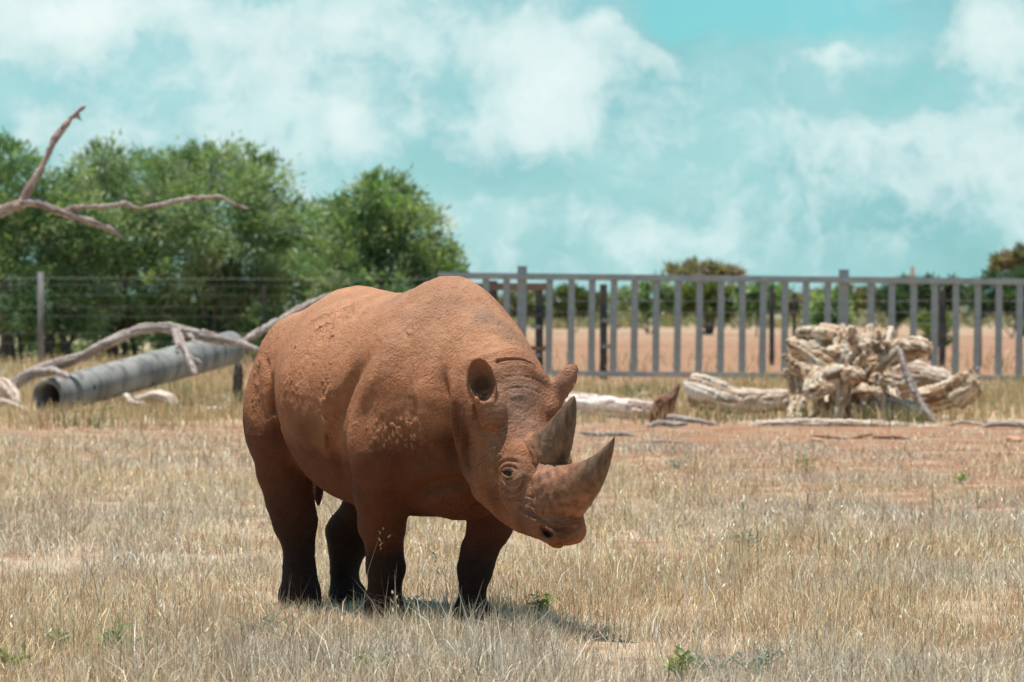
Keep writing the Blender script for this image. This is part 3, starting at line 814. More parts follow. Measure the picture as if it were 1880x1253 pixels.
# ================================================================ DEAD TIMBER, PIPE
def wood_mat(name, pale, mid, dark, stretch=(9, 9, 9), hollow=(.16, .085, .04)):
    m, nt = new_mat(name)
    P = nd(nt, 'ShaderNodeTexCoord').outputs['Object']
    n = noise_n(nt, P, 2.2, 5, .6); n2 = noise_n(nt, P, 11, 6, .68, 1.2)
    mp = nd(nt, 'ShaderNodeMapping'); mp.inputs['Scale'].default_value = stretch; lk(nt, P, mp.inputs[0])
    g = noise_n(nt, mp.outputs[0], 1.0, 6, .7, .6)
    gr = attr_n(nt, 'grain').outputs['Fac']
    gm = math_n(nt, 'ADD', math_n(nt, 'MULTIPLY', g.outputs['Fac'], .5), math_n(nt, 'MULTIPLY', gr, .5))
    c = mix_n(nt, ramp_n(nt, gm, [(.34, 0.0), (.56, 1.0)]).outputs[0], mid, pale)
    c = mix_n(nt, ramp_n(nt, gr, [(.08, .75), (.28, 0.0)]).outputs[0], c, dark)
    c = mix_n(nt, ramp_n(nt, n2.outputs['Fac'], [(.30, .75), (.46, 0.0)]).outputs[0], c, dark)
    c = mix_n(nt, ramp_n(nt, n.outputs['Fac'], [(.52, 0.0), (.72, .6)]).outputs[0], c, mid)
    c = mix_n(nt, attr_n(nt, 'hollow').outputs['Fac'], c, hollow)
    b = bump_n(nt, g.outputs['Fac'], .8, .03)
    b = bump_n(nt, n2.outputs['Fac'], .5, .02, b)
    bsdf_out(nt, c, .88, b, .15)
    return m
BLEACH = wood_mat('bleached_wood', (.68, .585, .50), (.50, .375, .28), (.22, .125, .08), (4, 14, 14))
WHITEW = wood_mat('white_barked_wood', (.80, .72, .68), (.58, .44, .38), (.26, .15, .12), (4, 14, 14))
STUMPM = wood_mat('stump_wood', (.66, .57, .46), (.47, .31, .185), (.17, .09, .05), (10, 10, 4), (.15, .078, .036))
GREYW = wood_mat('grey_branch_wood', (.46, .40, .37), (.30, .235, .205), (.17, .12, .10), (6, 14, 14))
DARKW = wood_mat('dark_stump_wood', (.12, .105, .09), (.08, .065, .055), (.04, .03, .025), (6, 14, 14))
REDW = wood_mat('red_brown_wood', (.27, .155, .105), (.20, .10, .065), (.11, .055, .035), (6, 14, 14))

def P4(rows, D=None):
    """rows (column, row, D, radius px) -> (x, y, z, r) points."""
    out = []
    for r in rows:
        d = r[2] if D is None else D
        p = pix(r[0], r[1], d); out.append((p.x, p.y, p.z, r[-1] * d / FPX))
    return out

def timber(name, label, cat, chains, mat, h=.02, rough=.03, rfreq=7.0, group=None, subs=(), ells=(), k=.06, hollow=None, parent=None, seed=0.0, ridge=0.0, smooth=1, snapped=False, flute=.16, gf=1.0):
    """Dead wood: smooth union of bent tapered limbs, roughened; chains are lists of (x, y, z, r)."""
    chains = [catmull(c, 4) if len(c) > 3 else np.array(c, float) for c in chains]
    A = np.array([tuple(p) for c in chains for p in c] + [(*e[0], max(e[1])) for e in ells], float)
    m = A[:, 3:].max() + .10
    F = Field(A[:, :3].min(0) - m, A[:, :3].max(0) + m, h)
    for c in chains:
        F.chain(c, k=k, kin=.03, caps=snapped)
    for e in ells: F.ell(e[0], e[1], e[2] if len(e) > 2 else None, k=k)
    if snapped:
        # long splinters left standing on the broken ends
        rs = np.random.RandomState(int(seed))
        for c in chains:
            C = np.array(c, float)
            for p, q in ((C[0], C[1]), (C[-1], C[-2])):
                t = p[:3] - q[:3]; t /= np.linalg.norm(t)
                for _ in range(9):
                    o = rs.normal(size=3); o -= t * (o @ t); o /= np.linalg.norm(o); rr = p[3] * rs.uniform(.45, .92)
                    a0 = p[:3] + o * rr - t * .08; F.cone(a0, a0 + t * (.08 + p[3] * rs.uniform(.15, .9)) + o * .01, p[3] * rs.uniform(.16, .3), .006, k=.01)
    hollows = []
    for s_ in subs:
        F.chain(s_, k=.03, sub=True); hollows += [q[:3] + (q[3],) for q in [tuple(x) for x in s_]]
    V, Q = F.mesh()
    N = vert_normals(V, Q)
    d = (fbm(V, rfreq, 4, seed) - .5) * 2 * rough
    if ridge:
        # long splits and ridges of weathered grain
        d += -ridge * np.clip(1 - np.abs(fbm(V * np.array([1, 1, .35], np.float32), rfreq * 1.6, 3, seed + 50) - .5) * 14, 0, 1)
    # grain: every point is referred to the limb it lies on, so splits and fibres run along the wood
    best = np.full(len(V), 9.0, np.float32); gs = np.zeros((len(V), 3), np.float32); lr = np.zeros(len(V), np.float32); ef = np.zeros(len(V), np.float32); ax = np.zeros((len(V), 3), np.float32)
    for ci, c in enumerate(chains):
        C = np.asarray(c, float); cum = 0.0; tot = np.linalg.norm(np.diff(C[:, :3], axis=0), axis=1).sum()
        for i in range(len(C) - 1):
            ab = C[i+1, :3] - C[i, :3]; L = np.linalg.norm(ab)
            if L < 1e-6: continue
            t_ = ab / L; w = V - C[i, :3]; q = np.clip(w @ t_, 0, L); rr = C[i, 3] + (C[i+1, 3] - C[i, 3]) * q / L
            off = w - q[:, None] * t_; dd = np.linalg.norm(off, axis=1) - rr
            m_ = dd < best
            up = np.array([0, 0, 1.0]) if abs(t_[2]) < .85 else np.array([1.0, 0, 0])
            b1 = np.cross(t_, up); b1 /= np.linalg.norm(b1); b2 = np.cross(b1, t_)
            o_ = off[m_]; on_ = o_ / np.maximum(np.linalg.norm(o_, axis=1, keepdims=True), 1e-6)
            gs[m_] = np.stack([on_ @ b1, on_ @ b2, np.full(len(o_), ci * 7.3)], 1); gs[m_, 2] += ((cum + q[m_]) / np.maximum(rr[m_], .03) * .22)
            best[m_] = dd[m_]; lr[m_] = rr[m_]
            sl_ = (cum + q[m_]) / max(tot, 1e-6); ef[m_] = np.clip(1 - np.minimum(sl_, 1 - sl_) * tot / np.maximum(rr[m_] * 1.2, .02), 0, 1); ax[m_] = np.where(sl_ > .5, 1.0, -1.0)[:, None] * t_
            cum += L
    g1 = fbm(gs * np.array([2.4 * gf, 2.4 * gf, 1.0], np.float32), 1.0, 4, seed); g2 = fbm(gs * np.array([6.5 * gf, 6.5 * gf, 1.2], np.float32), 1.0, 3, seed + 9)
    split = np.clip(1 - np.abs(g1 - .5) * 11, 0, 1)
    d = d + lr * flute * ((g1 - .5) * 2.2 + (g2 - .5) * .9 - split * .75)
    V = V + N * d[:, None]
    V = V + ax * (ef * lr * (fbm(gs * np.array([3.5, 3.5, .2], np.float32), 1.0, 3, seed + 4) - .5) * (1.5 if snapped else .8))[:, None]
    grain = np.clip(.5 + (g2 - .5) * 2.4 - split * .55 + (g1 - .5) * .8, 0, 1)
    V = relax(V, Q, smooth, .35)
    base = Vector((float(V[:, 0].mean()), float(V[:, 1].mean()), float(V[:, 2].min())))
    me = mesh_np(name, V - np.array(base, np.float32), Q, 4)
    hv = np.zeros(len(V), np.float32)
    for q in hollows: hv = np.maximum(hv, np.clip(1.5 - np.linalg.norm(V - np.array(q[:3]), axis=1) / (q[3] * 1.05), 0, 1))
    a = me.attributes.new('hollow', 'FLOAT', 'POINT'); a.data.foreach_set('value', hv)
    a = me.attributes.new('grain', 'FLOAT', 'POINT'); a.data.foreach_set('value', grain.astype(np.float32))
    o = link_mesh(name, me, mat, parent); o.location = base
    tag(o, label, cat, group)
    return o

def ground_row(D): return HORIZON + EYE * FPX / D

def build_timber():
    # ---- root stump
    D = 57.5
    ch = [
        [(1545, 775, 57.5, 42), (1555, 720, 57.5, 44), (1560, 665, 57.5, 40), (1555, 625, 57.5, 26)],                  # core
        [(1450, 628, 56.6, 10), (1475, 640, 56.5, 15), (1510, 668, 56.4, 19), (1530, 700, 56.4, 24)],                   # upper left root
        [(1442, 655, 57.2, 8), (1460, 672, 57.2, 12), (1500, 695, 57.3, 20)],
        [(1442, 685, 57.3, 9), (1470, 695, 57.3, 14), (1510, 700, 57.3, 22)],
        [(1530, 688, 56.3, 22), (1500, 700, 56.2, 20), (1490, 720, 56.1, 16), (1518, 715, 56.0, 14)],                   # knuckle
        [(1490, 690, 56.3, 20), (1505, 715, 56.1, 18), (1528, 712, 56.0, 10)],
        [(1500, 715, 56.4, 17), (1505, 745, 56.4, 13), (1508, 772, 56.4, 7)],
        [(1460, 700, 57.3, 15), (1465, 735, 57.2, 18), (1455, 768, 57.0, 16)],                                          # left foot
        [(1450, 770, 56.9, 12), (1480, 765, 56.8, 14), (1500, 758, 56.9, 14)],
        [(1545, 690, 56.4, 26), (1540, 735, 56.3, 22), (1530, 772, 56.2, 16)],                                          # front buttress
        [(1560, 690, 56.2, 16), (1572, 688, 55.9, 17), (1580, 690, 55.7, 10)],                                          # stub knob
        [(1475, 612, 57.8, 14), (1510, 612, 57.7, 18), (1540, 618, 57.6, 22)],                                          # upper plate
        [(1470, 640, 57.9, 26), (1500, 640, 57.8, 28)],
        [(1545, 600, 57.6, 8), (1550, 640, 57.5, 20)], [(1560, 605, 57.6, 7), (1580, 640, 57.5, 24)],
        [(1595, 603, 57.5, 9), (1588, 640, 57.4, 22)],
        [(1635, 608, 57.2, 9), (1622, 640, 57.1, 20), (1590, 672, 57.0, 26)],                                           # right splinter
        [(1640, 640, 57.0, 20), (1600, 680, 56.9, 24), (1575, 690, 56.9, 22)],
        [(1615, 655, 57.2, 24), (1655, 640, 57.0, 20), (1690, 636, 56.8, 18), (1706, 640, 56.7, 10)],                   # right arm
        [(1640, 660, 57.2, 16), (1680, 654, 57.0, 12), (1700, 648, 56.9, 8)],
        [(1575, 730, 56.5, 16), (1590, 718, 56.3, 14), (1615, 722, 56.2, 9), (1617, 745, 56.2, 7), (1617, 773, 56.2, 6)],
        [(1590, 720, 56.4, 16), (1592, 745, 56.3, 16), (1590, 765, 56.3, 9)],
        [(1620, 700, 57.6, 26), (1630, 740, 57.6, 28), (1630, 772, 57.6, 22)],
    ]
    ch = [[(*p[:3], p[3] * .90) for p in c] for c in ch]
    # many smaller roots that twist outward from the root plate and end snapped
    rs = np.random.RandomState(44)
    for q in range(24):
        cx, cy = rs.uniform(1490, 1620), rs.uniform(630, 735)
        a = math.atan2(cy - 690, cx - 1552) + rs.normal(0, .55); L = rs.uniform(28, 62)
        ex, ey = cx + math.cos(a) * L, cy + math.sin(a) * L * .85
        ex = min(max(ex, 1440), 1652); ey = min(max(ey, 604), 772)
        d = 57.0 + rs.uniform(-.5, .4); r = rs.uniform(7, 14)
        mx, my = (cx + ex) / 2 + rs.normal(0, 7), (cy + ey) / 2 + rs.normal(0, 7)
        ch.append([(cx, cy, d + .2, r), (mx, my, d - rs.uniform(0, .35), r * .85), (ex, ey, d - rs.uniform(-.2, .5), r * rs.uniform(.25, .6))])
    chains = [P4(c) for c in ch]
    subs = [P4(c) for c in ([(1493, 630, 56.9, 12), (1497, 634, 56.3, 11)], [(1497, 684, 56.0, 6), (1498, 686, 55.8, 6)], [(1598, 692, 56.6, 15), (1606, 704, 56.0, 11)],
                            [(1570, 752, 56.4, 18), (1572, 765, 55.8, 18)], [(1515, 755, 56.4, 11), (1520, 770, 55.8, 11)], [(1605, 640, 56.9, 14), (1615, 652, 56.2, 9)], [(1480, 752, 56.9, 12), (1485, 762, 56.2, 12)],
                            [(1470, 668, 57.0, 8), (1482, 678, 56.5, 7)], [(1562, 640, 56.9, 6), (1566, 668, 56.3, 7)], [(1580, 618, 57.2, 7), (1582, 650, 56.5, 7)], [(1530, 640, 57.0, 6), (1534, 660, 56.3, 6)], [(1600, 735, 56.6, 12), (1606, 755, 56.0, 12)], [(1580, 645, 56.1, 24), (1612, 668, 56.0, 20)])]
    timber('root_stump', 'gnarled cream and brown upturned root stump standing in front of the steel fence', 'stump', chains, STUMPM, .0135, .040, 6.0, subs=subs, k=.012, seed=3.0, ridge=.035, smooth=0, flute=.12, gf=.6)
    # ---- logs round it
    G = 'fallen logs before the steel fence'
    timber('fallen_log', 'thick pale log with a jagged broken left end left of the root stump', 'log',
           [P4([(1272, 712, 58.5, 27), (1300, 722, 58.4, 30), (1350, 735, 58.3, 24), (1400, 735, 58.2, 21), (1450, 733, 58.1, 18)]), P4([(1275, 700, 58.5, 14), (1290, 712, 58.4, 18)]), P4([(1270, 738, 58.5, 10), (1300, 738, 58.4, 16)])],
           BLEACH, .015, .04, 6, group=G, seed=8.0, ridge=.03, snapped=True, flute=.12, gf=.8)
    timber('fallen_log', 'white and pink barked log running in from behind the horns', 'log',
           [P4([(1000, 735, 57.5, 16), (1060, 740, 57.3, 19), (1120, 748, 57.1, 19), (1170, 752, 57.0, 18), (1215, 757, 56.9, 17)])], WHITEW, .016, .020, 7, group=G, seed=15.0, ridge=.034, snapped=True, flute=.12, gf=.8)
    timber('broken_branch', 'dark red-brown forked branch stub pointing up at the end of the white log', 'branch',
           [P4([(1206, 774, 56.2, 15), (1212, 760, 56.2, 19), (1222, 742, 56.2, 17), (1236, 725, 56.2, 8), (1247, 706, 56.2, 3)]), P4([(1218, 738, 56.0, 14), (1228, 732, 56.0, 9)])],
           REDW, .012, .022, 9, seed=21.0)
    timber('fallen_log', 'big cream log lying behind the right arm of the stump', 'log',
           [P4([(1640, 700, 60.0, 34), (1680, 695, 60.0, 32), (1720, 700, 60.0, 24), (1745, 710, 60.0, 18)])], BLEACH, .02, .05, 4.5, group=G, seed=29.0, ridge=.03, snapped=True, flute=.12, gf=.8)
    timber('fallen_log', 'broken brown log end tilted up at the right of the timber pile', 'log',
           [P4([(1690, 735, 58.0, 22), (1735, 728, 57.6, 26), (1765, 712, 57.3, 26), (1788, 690, 57.1, 14)]), P4([(1760, 730, 57.3, 24), (1785, 715, 57.1, 18), (1793, 700, 57.0, 8)])], STUMPM, .018, .04, 6, group=G, seed=33.0, ridge=.02, snapped=True, flute=.12, gf=.8)
    timber('fallen_log', 'low cream log half hidden in grass under the leaning stick', 'log',
           [P4([(1625, 750, 57.2, 18), (1660, 752, 57.1, 20), (1700, 758, 57.0, 17)])], BLEACH, .018, .03, 6, group=G, seed=37.0, snapped=True, flute=.12, gf=.8)
    timber('leaning_stick', 'thin pale stick leaning from the stump arm down to the grass', 'stick',
           [P4([(1652, 645, 56.0, 5), (1662, 680, 55.9, 6), (1680, 720, 55.8, 6), (1700, 755, 55.7, 5), (1716, 774, 55.6, 3)])], GREYW, .011, .006, 12, seed=41.0)
    timber('fallen_pole', 'long pale split pole lying on red soil before the root stump', 'log',
           [P4([(1380, 783, 54.3, 6), (1430, 779, 54.2, 9), (1500, 778, 54.1, 9), (1580, 780, 54.0, 9), (1660, 785, 54.0, 9), (1730, 789, 54.0, 7), (1808, 795, 54.0, 3)]), P4([(1395, 777, 54.3, 5), (1420, 780, 54.2, 6)])], BLEACH, .014, .012, 9, seed=43.0, ridge=.008)
    # ---- sticks on the red soil
    sticks = [
        ('thin twig lying on red soil left of the front horn tip', [(1065, 796, 3), (1100, 801, 4), (1140, 800, 4), (1165, 803, 2)], GREYW),
        ('curved stick below the red-brown branch stub', [(1190, 787, 3), (1212, 781, 5), (1240, 783, 4), (1262, 779, 2)], GREYW),
        ('forked grey stick reaching right from the branch stub', [(1228, 768, 5), (1255, 772, 5), (1290, 778, 4), (1345, 792, 2)], GREYW),
        ('straight thin stick lying alone below the long split pole', [(1605, 806, 3), (1640, 808, 4), (1670, 808, 2)], REDW),
        ('short bent twig on red soil left of the straight stick', [(1560, 809, 2), (1580, 806, 3), (1600, 800, 3)], REDW),
        ('long faint twig below the left half of the split pole', [(1490, 803, 2), (1520, 806, 3), (1555, 809, 2)], REDW),
        ('dark curved stick at the right edge beside the dry grass', [(1805, 785, 3), (1835, 781, 5), (1880, 785, 5), (1930, 790, 3)], GREYW),
        ('pale stick with an upturned end right of the timber pile', [(1745, 783, 3), (1765, 777, 4), (1800, 783, 3)], BLEACH),
        ('long low twig on bare soil below the white log', [(1170, 815, 2), (1210, 814, 3), (1270, 817, 2)], GREYW),
    ]
    for i, (lab, rows, mt) in enumerate(sticks):
        pts = []
        for (x, y, r) in rows:
            d = EYE * FPX / (y + r - HORIZON); pts.append((x, y, d, r * .9))
        # keep the stick level on the soil: one distance along it
        dm = float(np.mean([p[2] for p in pts]))
        pts = [(p[0], HORIZON + (EYE - (.02 + p[3] * dm / FPX)) * FPX / dm + (p[1] - np.mean([q[1] for q in pts])) * .8, dm, p[3]) for p in pts]
        timber('stick', lab, 'stick', [P4(pts)], mt, .008, .006, 14, group='sticks on the red soil', seed=60.0 + i)
    # ---- left: arching dead branch over the pipe
    arch = [P4([(10, 722, 62.6, 12), (35, 700, 62.4, 13), (70, 682, 62.3, 14), (105, 668, 62.2, 12), (150, 655, 62.1, 11), (200, 630, 62.0, 11), (245, 609, 62.0, 11), (290, 601, 62.0, 11), (325, 606, 62.0, 11), (370, 616, 62.0, 11), (410, 626, 62.1, 9), (450, 633, 62.3, 7)]),
            P4([(440, 631, 62.2, 7), (470, 640, 62.0, 6), (500, 648, 61.8, 5)]),
            P4([(445, 629, 62.3, 6), (475, 609, 62.8, 8), (520, 585, 63.4, 8), (560, 563, 64.0, 8), (600, 545, 64.6, 7), (640, 545, 65, 4)]),
            P4([(322, 607, 62.0, 9), (333, 628, 61.6, 8), (344, 650, 61.2, 7), (352, 672, 60.9, 7), (358, 687, 60.7, 5)]), P4([(350, 660, 61.0, 5), (362, 661, 60.9, 4), (371, 666, 60.8, 2)]),
            P4([(345, 612, 62.0, 6), (352, 620, 61.8, 5), (357, 627, 61.7, 3)]),
            P4([(70, 685, 62.2, 11), (95, 682, 61.8, 9), (112, 686, 61.5, 7), (125, 693, 61.3, 4)]),
            P4([(322, 607, 62.0, 7), (324, 625, 61.6, 5), (325, 640, 61.4, 4)])]
    timber('arched_branch', 'long grey dead branch arching over the concrete pipe', 'branch', [[(*p[:3], p[3] * .86) for p in c] for c in arch], GREYW, .013, .030, 5, seed=71.0, ridge=.018, k=.03)
    # ---- left: bare limb reaching into the sky from a dead tree beyond the frame
    d0 = 60.0
    limb = [P4([(-330, 760, d0, 30), (-280, 640, d0, 27), (-210, 530, d0, 23), (-120, 450, d0, 18), (-50, 408, d0, 15), (0, 389, d0, 12), (30, 377, d0, 11), (48, 372, d0, 10)]),
            P4([(40, 374, d0, 9), (52, 348, d0, 8), (68, 322, d0, 7), (85, 290, d0, 6), (99, 260, d0, 7), (112, 240, d0, 6), (130, 218, d0, 5), (146, 203, d0, 4), (157, 195, d0, 1.6)]),
            P4([(96, 265, d0, 3), (95, 256, d0, 2), (94, 251, d0, 1.2)]), P4([(138, 214, d0, 3), (145, 218, d0, 2.2), (152, 222, d0, 1.2)]), P4([(136, 217, d0, 2), (143, 213, d0, 2), (149, 212, d0, 1)]),
            P4([(45, 372, d0, 9), (70, 374, d0, 8), (95, 384, d0, 8), (118, 392, d0, 8), (150, 402, d0, 7), (185, 413, d0, 7), (212, 427, d0, 5), (231, 441, d0, 2)]),
            P4([(105, 388, d0, 5), (130, 383, d0, 5), (175, 380, d0, 5), (215, 377, d0, 5), (231, 374, d0, 5), (250, 382, d0, 4), (290, 377, d0, 4), (340, 367, d0, 5), (395, 362, d0, 4), (412, 366, d0, 3), (440, 378, d0, 2), (458, 386, d0, 1.2)])]
    timber('dead_tree', 'bare reddish dead limb forking against the sky at the left edge', 'tree', [[(*p[:3], p[3] * .86) for p in c] for c in limb], wood_mat('red_grey_limb', (.45, .39, .36), (.30, .205, .17), (.16, .10, .08), (6, 14, 14)), .014, .024, 6, seed=77.0, ridge=.012, k=.02)
    # ---- white wood on the left
    W = 'bleached branches lying round the concrete pipe'
    lefts = [
        ('white log end at the left edge beside the pipe mouth', [[(-40, 705, 61, 14), (5, 708, 61, 13), (22, 722, 60.8, 11), (34, 742, 60.6, 7)]], BLEACH),
        ('thin white forked branch at the left edge below the log end', [[(-30, 738, 59.5, 6), (5, 738, 59.5, 6), (30, 748, 59.4, 6), (60, 762, 59.3, 4)], [(3, 740, 59.5, 4), (-2, 725, 59.5, 3)]], BLEACH),
        ('small dark twig standing below the white forked branch', [[(18, 782, 57.5, 3), (20, 770, 57.5, 3), (19, 756, 57.5, 2)], [(28, 772, 57.3, 2), (50, 778, 57, 2), (64, 787, 56.6, 2)]], REDW),
        ('short thick white branch stub under the middle of the pipe', [[(232, 728, 60.5, 7), (242, 742, 60.4, 8), (262, 744, 60.4, 6)]], BLEACH),
        ('bleached log lying in grass below the pipe', [[(255, 735, 61.0, 9), (285, 728, 61.0, 12), (310, 735, 60.9, 11), (330, 752, 60.8, 6)]], BLEACH),
        ('white branch running out of the grass towards the rump', [[(370, 754, 60.0, 5), (400, 752, 60.0, 6), (430, 760, 59.9, 6), (480, 778, 59.6, 5)], [(430, 758, 59.9, 3), (415, 742, 59.8, 2), (411, 730, 59.8, 1.4)], [(432, 760, 59.9, 3), (412, 748, 59.8, 2), (402, 741, 59.8, 1.4)]], BLEACH),
    ]
    for i, (lab, cs, mt) in enumerate(lefts):
        timber('bleached_branch', lab, 'branch', [P4(c) for c in cs], mt, .012, .014, 9, group=W, seed=90.0 + i, ridge=.006, k=.03)
    timber('wood_chunk', 'small dark chunk of wood in front of the white branch near the rump', 'wood', [P4([(362, 769, 57.8, 8), (372, 767, 57.8, 9), (380, 770, 57.8, 6)])], REDW, .010, .02, 10, seed=97.0)
    timber('bark_strip', 'split strip of brown bark at the edge of the red soil', 'bark', [P4([(255, 783, 54.2, 1.5), (268, 789, 54.0, 3), (285, 790, 54.0, 3), (305, 792, 54.0, 1.5)])], REDW, .008, .006, 12, seed=99.0)
    timber('prop_stump', 'dark stump propping up the far end of the concrete pipe', 'stump', [P4([(436, ground_row(67.6) + 2, 67.6, 10), (437, 690, 67.6, 9), (437, 672, 67.6, 8)])], DARKW, .02, .02, 7, seed=101.0)

def build_pipe():
    m, nt = new_mat('weathered_concrete')
    P = nd(nt, 'ShaderNodeTexCoord').outputs['Object']
    n = noise_n(nt, P, 1.6, 6, .62); n2 = noise_n(nt, P, 9, 6, .65); n3 = noise_n(nt, P, 40, 4, .7)
    c = mix_n(nt, ramp_n(nt, n.outputs['Fac'], [(.35, 0.0), (.65, 1.0)]).outputs[0], (.20, .20, .195), (.33, .315, .29))
    c = mix_n(nt, ramp_n(nt, n2.outputs['Fac'], [(.50, 0.0), (.68, .55)]).outputs[0], c, (.22, .245, .235))
    c = mix_n(nt, ramp_n(nt, n2.outputs['Fac'], [(.28, .5), (.42, 0.0)]).outputs[0], c, (.46, .36, .28))
    mpp = nd(nt, 'ShaderNodeMapping'); mpp.inputs['Scale'].default_value = (2.5, 2.5, .7); lk(nt, P, mpp.inputs[0]); n4 = noise_n(nt, mpp.outputs[0], 2.0, 6, .65)
    c = mix_n(nt, ramp_n(nt, n4.outputs['Fac'], [(.47, 0.0), (.60, .85)]).outputs[0], c, (.13, .13, .125))
    b = bump_n(nt, n3.outputs['Fac'], .4, .01); b = bump_n(nt, n2.outputs['Fac'], .3, .02, b)
    bsdf_out(nt, c, .9, b, .15)
    a = np.array(pix(88, 730, 61.8)); b_ = np.array(pix(424, 639, 67.0))
    ax = b_ - a; L = np.linalg.norm(ax); ax /= L
    side = np.cross(ax, [0, 0, 1.0]); side /= np.linalg.norm(side); up = np.cross(side, ax)
    ro, ri = .258, .200
    segs, nl = 48, 60
    # outer wall, two rims, inner wall
    prof = [(0.0, ri), (0.0, ro - .012), (.012, ro)] + [(t * L, ro) for t in np.linspace(0, 1, nl)[1:-1]] + [(L - .012, ro), (L, ro - .012), (L, ri)] + [(t * L, ri) for t in np.linspace(1, 0, 24)[1:-1]]
    th = np.linspace(0, 2 * PI, segs, endpoint=False)
    V = np.concatenate([np.outer(np.ones(segs), ax * s) + r * (np.cos(th)[:, None] * side + np.sin(th)[:, None] * up) for s, r in prof])
    n = len(prof); i = np.arange(n)[:, None] * segs; i2 = (np.arange(n)[:, None] + 1) % n * segs; j = np.arange(segs)[None]; j2 = (j + 1) % segs
    Q = np.stack([i + j, i + j2, i2 + j2, i2 + j], -1).reshape(-1, 4)
    me = mesh_np('pipe', V, Q, 4)
    o = link_mesh('concrete_pipe', me, m); o.location = Vector(a)
    tag(o, 'grey concrete pipe with round holes lying tilted in the grass', 'pipe')
    bm = bmesh.new(); bm.from_mesh(me); bmesh.ops.recalc_face_normals(bm, faces=bm.faces); bm.to_mesh(me); bm.free()
    # round lifting holes: bored through the wall and lined
    hm, nt = new_mat('pipe_hole_lining'); nn = noise_n(nt, nd(nt, 'ShaderNodeTexCoord').outputs['Object'], 20, 4); bsdf_out(nt, mix_n(nt, nn.outputs['Fac'], (.06, .05, .045), (.14, .12, .105)), .95)
    for (px, py) in ((174, 712), (279, 706), (326, 648)):
        d = np.array(pix(px, py, 62.0)) - np.array([0, 0, EYE]); d /= np.linalg.norm(d)
        o0 = np.array([0, 0, EYE]) - a
        w = o0 - ax * (o0 @ ax); e = d - ax * (d @ ax)
        A, B, C_ = e @ e, 2 * (w @ e), w @ w - ro ** 2
        disc = B * B - 4 * A * C_
        t = (-B - math.sqrt(max(disc, 0))) / (2 * A)
        hit = o0 + d * t; rad = hit - ax * (hit @ ax); rad /= np.linalg.norm(rad)
        cut = bpy.data.meshes.new('cut'); bmc = bmesh.new()
        bmesh.ops.create_cone(bmc, cap_ends=True, segments=20, radius1=.040, radius2=.040, depth=.16)
        bmc.transform(Matrix.Translation(Vector(hit - rad * .03)) @ Vector(rad).to_track_quat('Z', 'Y').to_matrix().to_4x4()); bmc.to_mesh(cut); bmc.free()
        co = bpy.data.objects.new('cut', cut); COL.objects.link(co); co.location = o.location
        md = o.modifiers.new('bore', 'BOOLEAN'); md.operation = 'DIFFERENCE'; md.solver = 'EXACT'; md.object = co
        bpy.context.view_layer.update()
        ev = o.evaluated_get(bpy.context.evaluated_depsgraph_get()); nm = bpy.data.meshes.new_from_object(ev)
        o.modifiers.clear(); o.data = nm
        bpy.data.objects.remove(co)
build_timber(); build_pipe()
print('timber', time.time() - T0)
# ================================================================ RHINOCEROS
HEAD_A = R(65)                                    # heading: right in the picture and towards the camera
RO = Vector((-0.275, 20.0, 0.0))                  # ground point under the withers
RH_F = np.array([math.cos(HEAD_A), -math.sin(HEAD_A), 0.0])
RH_L = np.array([math.sin(HEAD_A), math.cos(HEAD_A), 0.0])
RH_M = np.stack([RH_F, RH_L, np.array([0, 0, 1.0])], 1)      # local -> world

def loft(F, frame, org, sec, k=0.06, eu=2.0, el=2.2):
    """Closed loft along frame axis 0; sec rows: (u, top, bottom, halfwidth, centre offset v)."""
    S = np.array(sec, float)
    u0, u1 = S[0, 0], S[-1, 0]
    frame = np.array(frame, float); org = np.array(org, float)
    m = 0.1 + k
    cs = np.array([org + frame @ np.array([u, v, w]) for u in (u0 - m, u1 + m)
                   for v in (S[:, 4].min() - S[:, 3].max() - m, S[:, 4].max() + S[:, 3].max() + m)
                   for w in (S[:, 2].min() - m, S[:, 1].max() + m)])
    sl, X, Y, Z = F.box(cs.min(0), cs.max(0))
    px, py, pz = X - org[0], Y - org[1], Z - org[2]
    u = px * frame[0, 0] + py * frame[1, 0] + pz * frame[2, 0]
    v = px * frame[0, 1] + py * frame[1, 1] + pz * frame[2, 1]
    w = px * frame[0, 2] + py * frame[1, 2] + pz * frame[2, 2]
    # smooth interpolation tables
    t = np.linspace(u0, u1, 400)
    def cub(c):
        xs = S[:, 0]; ys = S[:, c]
        g = np.gradient(ys, xs)
        i = np.clip(np.searchsorted(xs, t) - 1, 0, len(xs) - 2)
        hh = xs[i + 1] - xs[i]; q = (t - xs[i]) / hh
        return ((2*q**3-3*q**2+1)*ys[i] + (q**3-2*q**2+q)*hh*g[i] + (-2*q**3+3*q**2)*ys[i+1] + (q**3-q**2)*hh*g[i+1])
    tab = [cub(c) for c in (1, 2, 3, 4)]
    uc = np.clip(u, u0, u1)
    fi = (uc - u0) / (u1 - u0) * 399
    ii = np.clip(fi.astype(int), 0, 398); ff = (fi - ii).astype(np.float32)
    top, bot, hw, vc = [(q.astype(np.float32)[ii] * (1 - ff) + q.astype(np.float32)[ii + 1] * ff) for q in tab]
    cw = 0.55 * top + 0.45 * bot
    dw = w - cw
    hh = np.where(dw > 0, top - cw, cw - bot)
    ee = np.where(dw > 0, eu, el)
    a = np.abs((v - vc) / hw); b = np.abs(dw / hh)
    rad = (a ** ee + b ** ee + 1e-9) ** (1 / ee)
    d = (rad - 1) * np.minimum(hw, hh) * 0.92
    du = np.maximum(np.maximum(u0 - u, u - u1), 0)
    d = np.where(du > 0, np.sqrt(du ** 2 + np.maximum(d, 0) ** 2), d)
    F.add(sl, d.astype(np.float32), k)

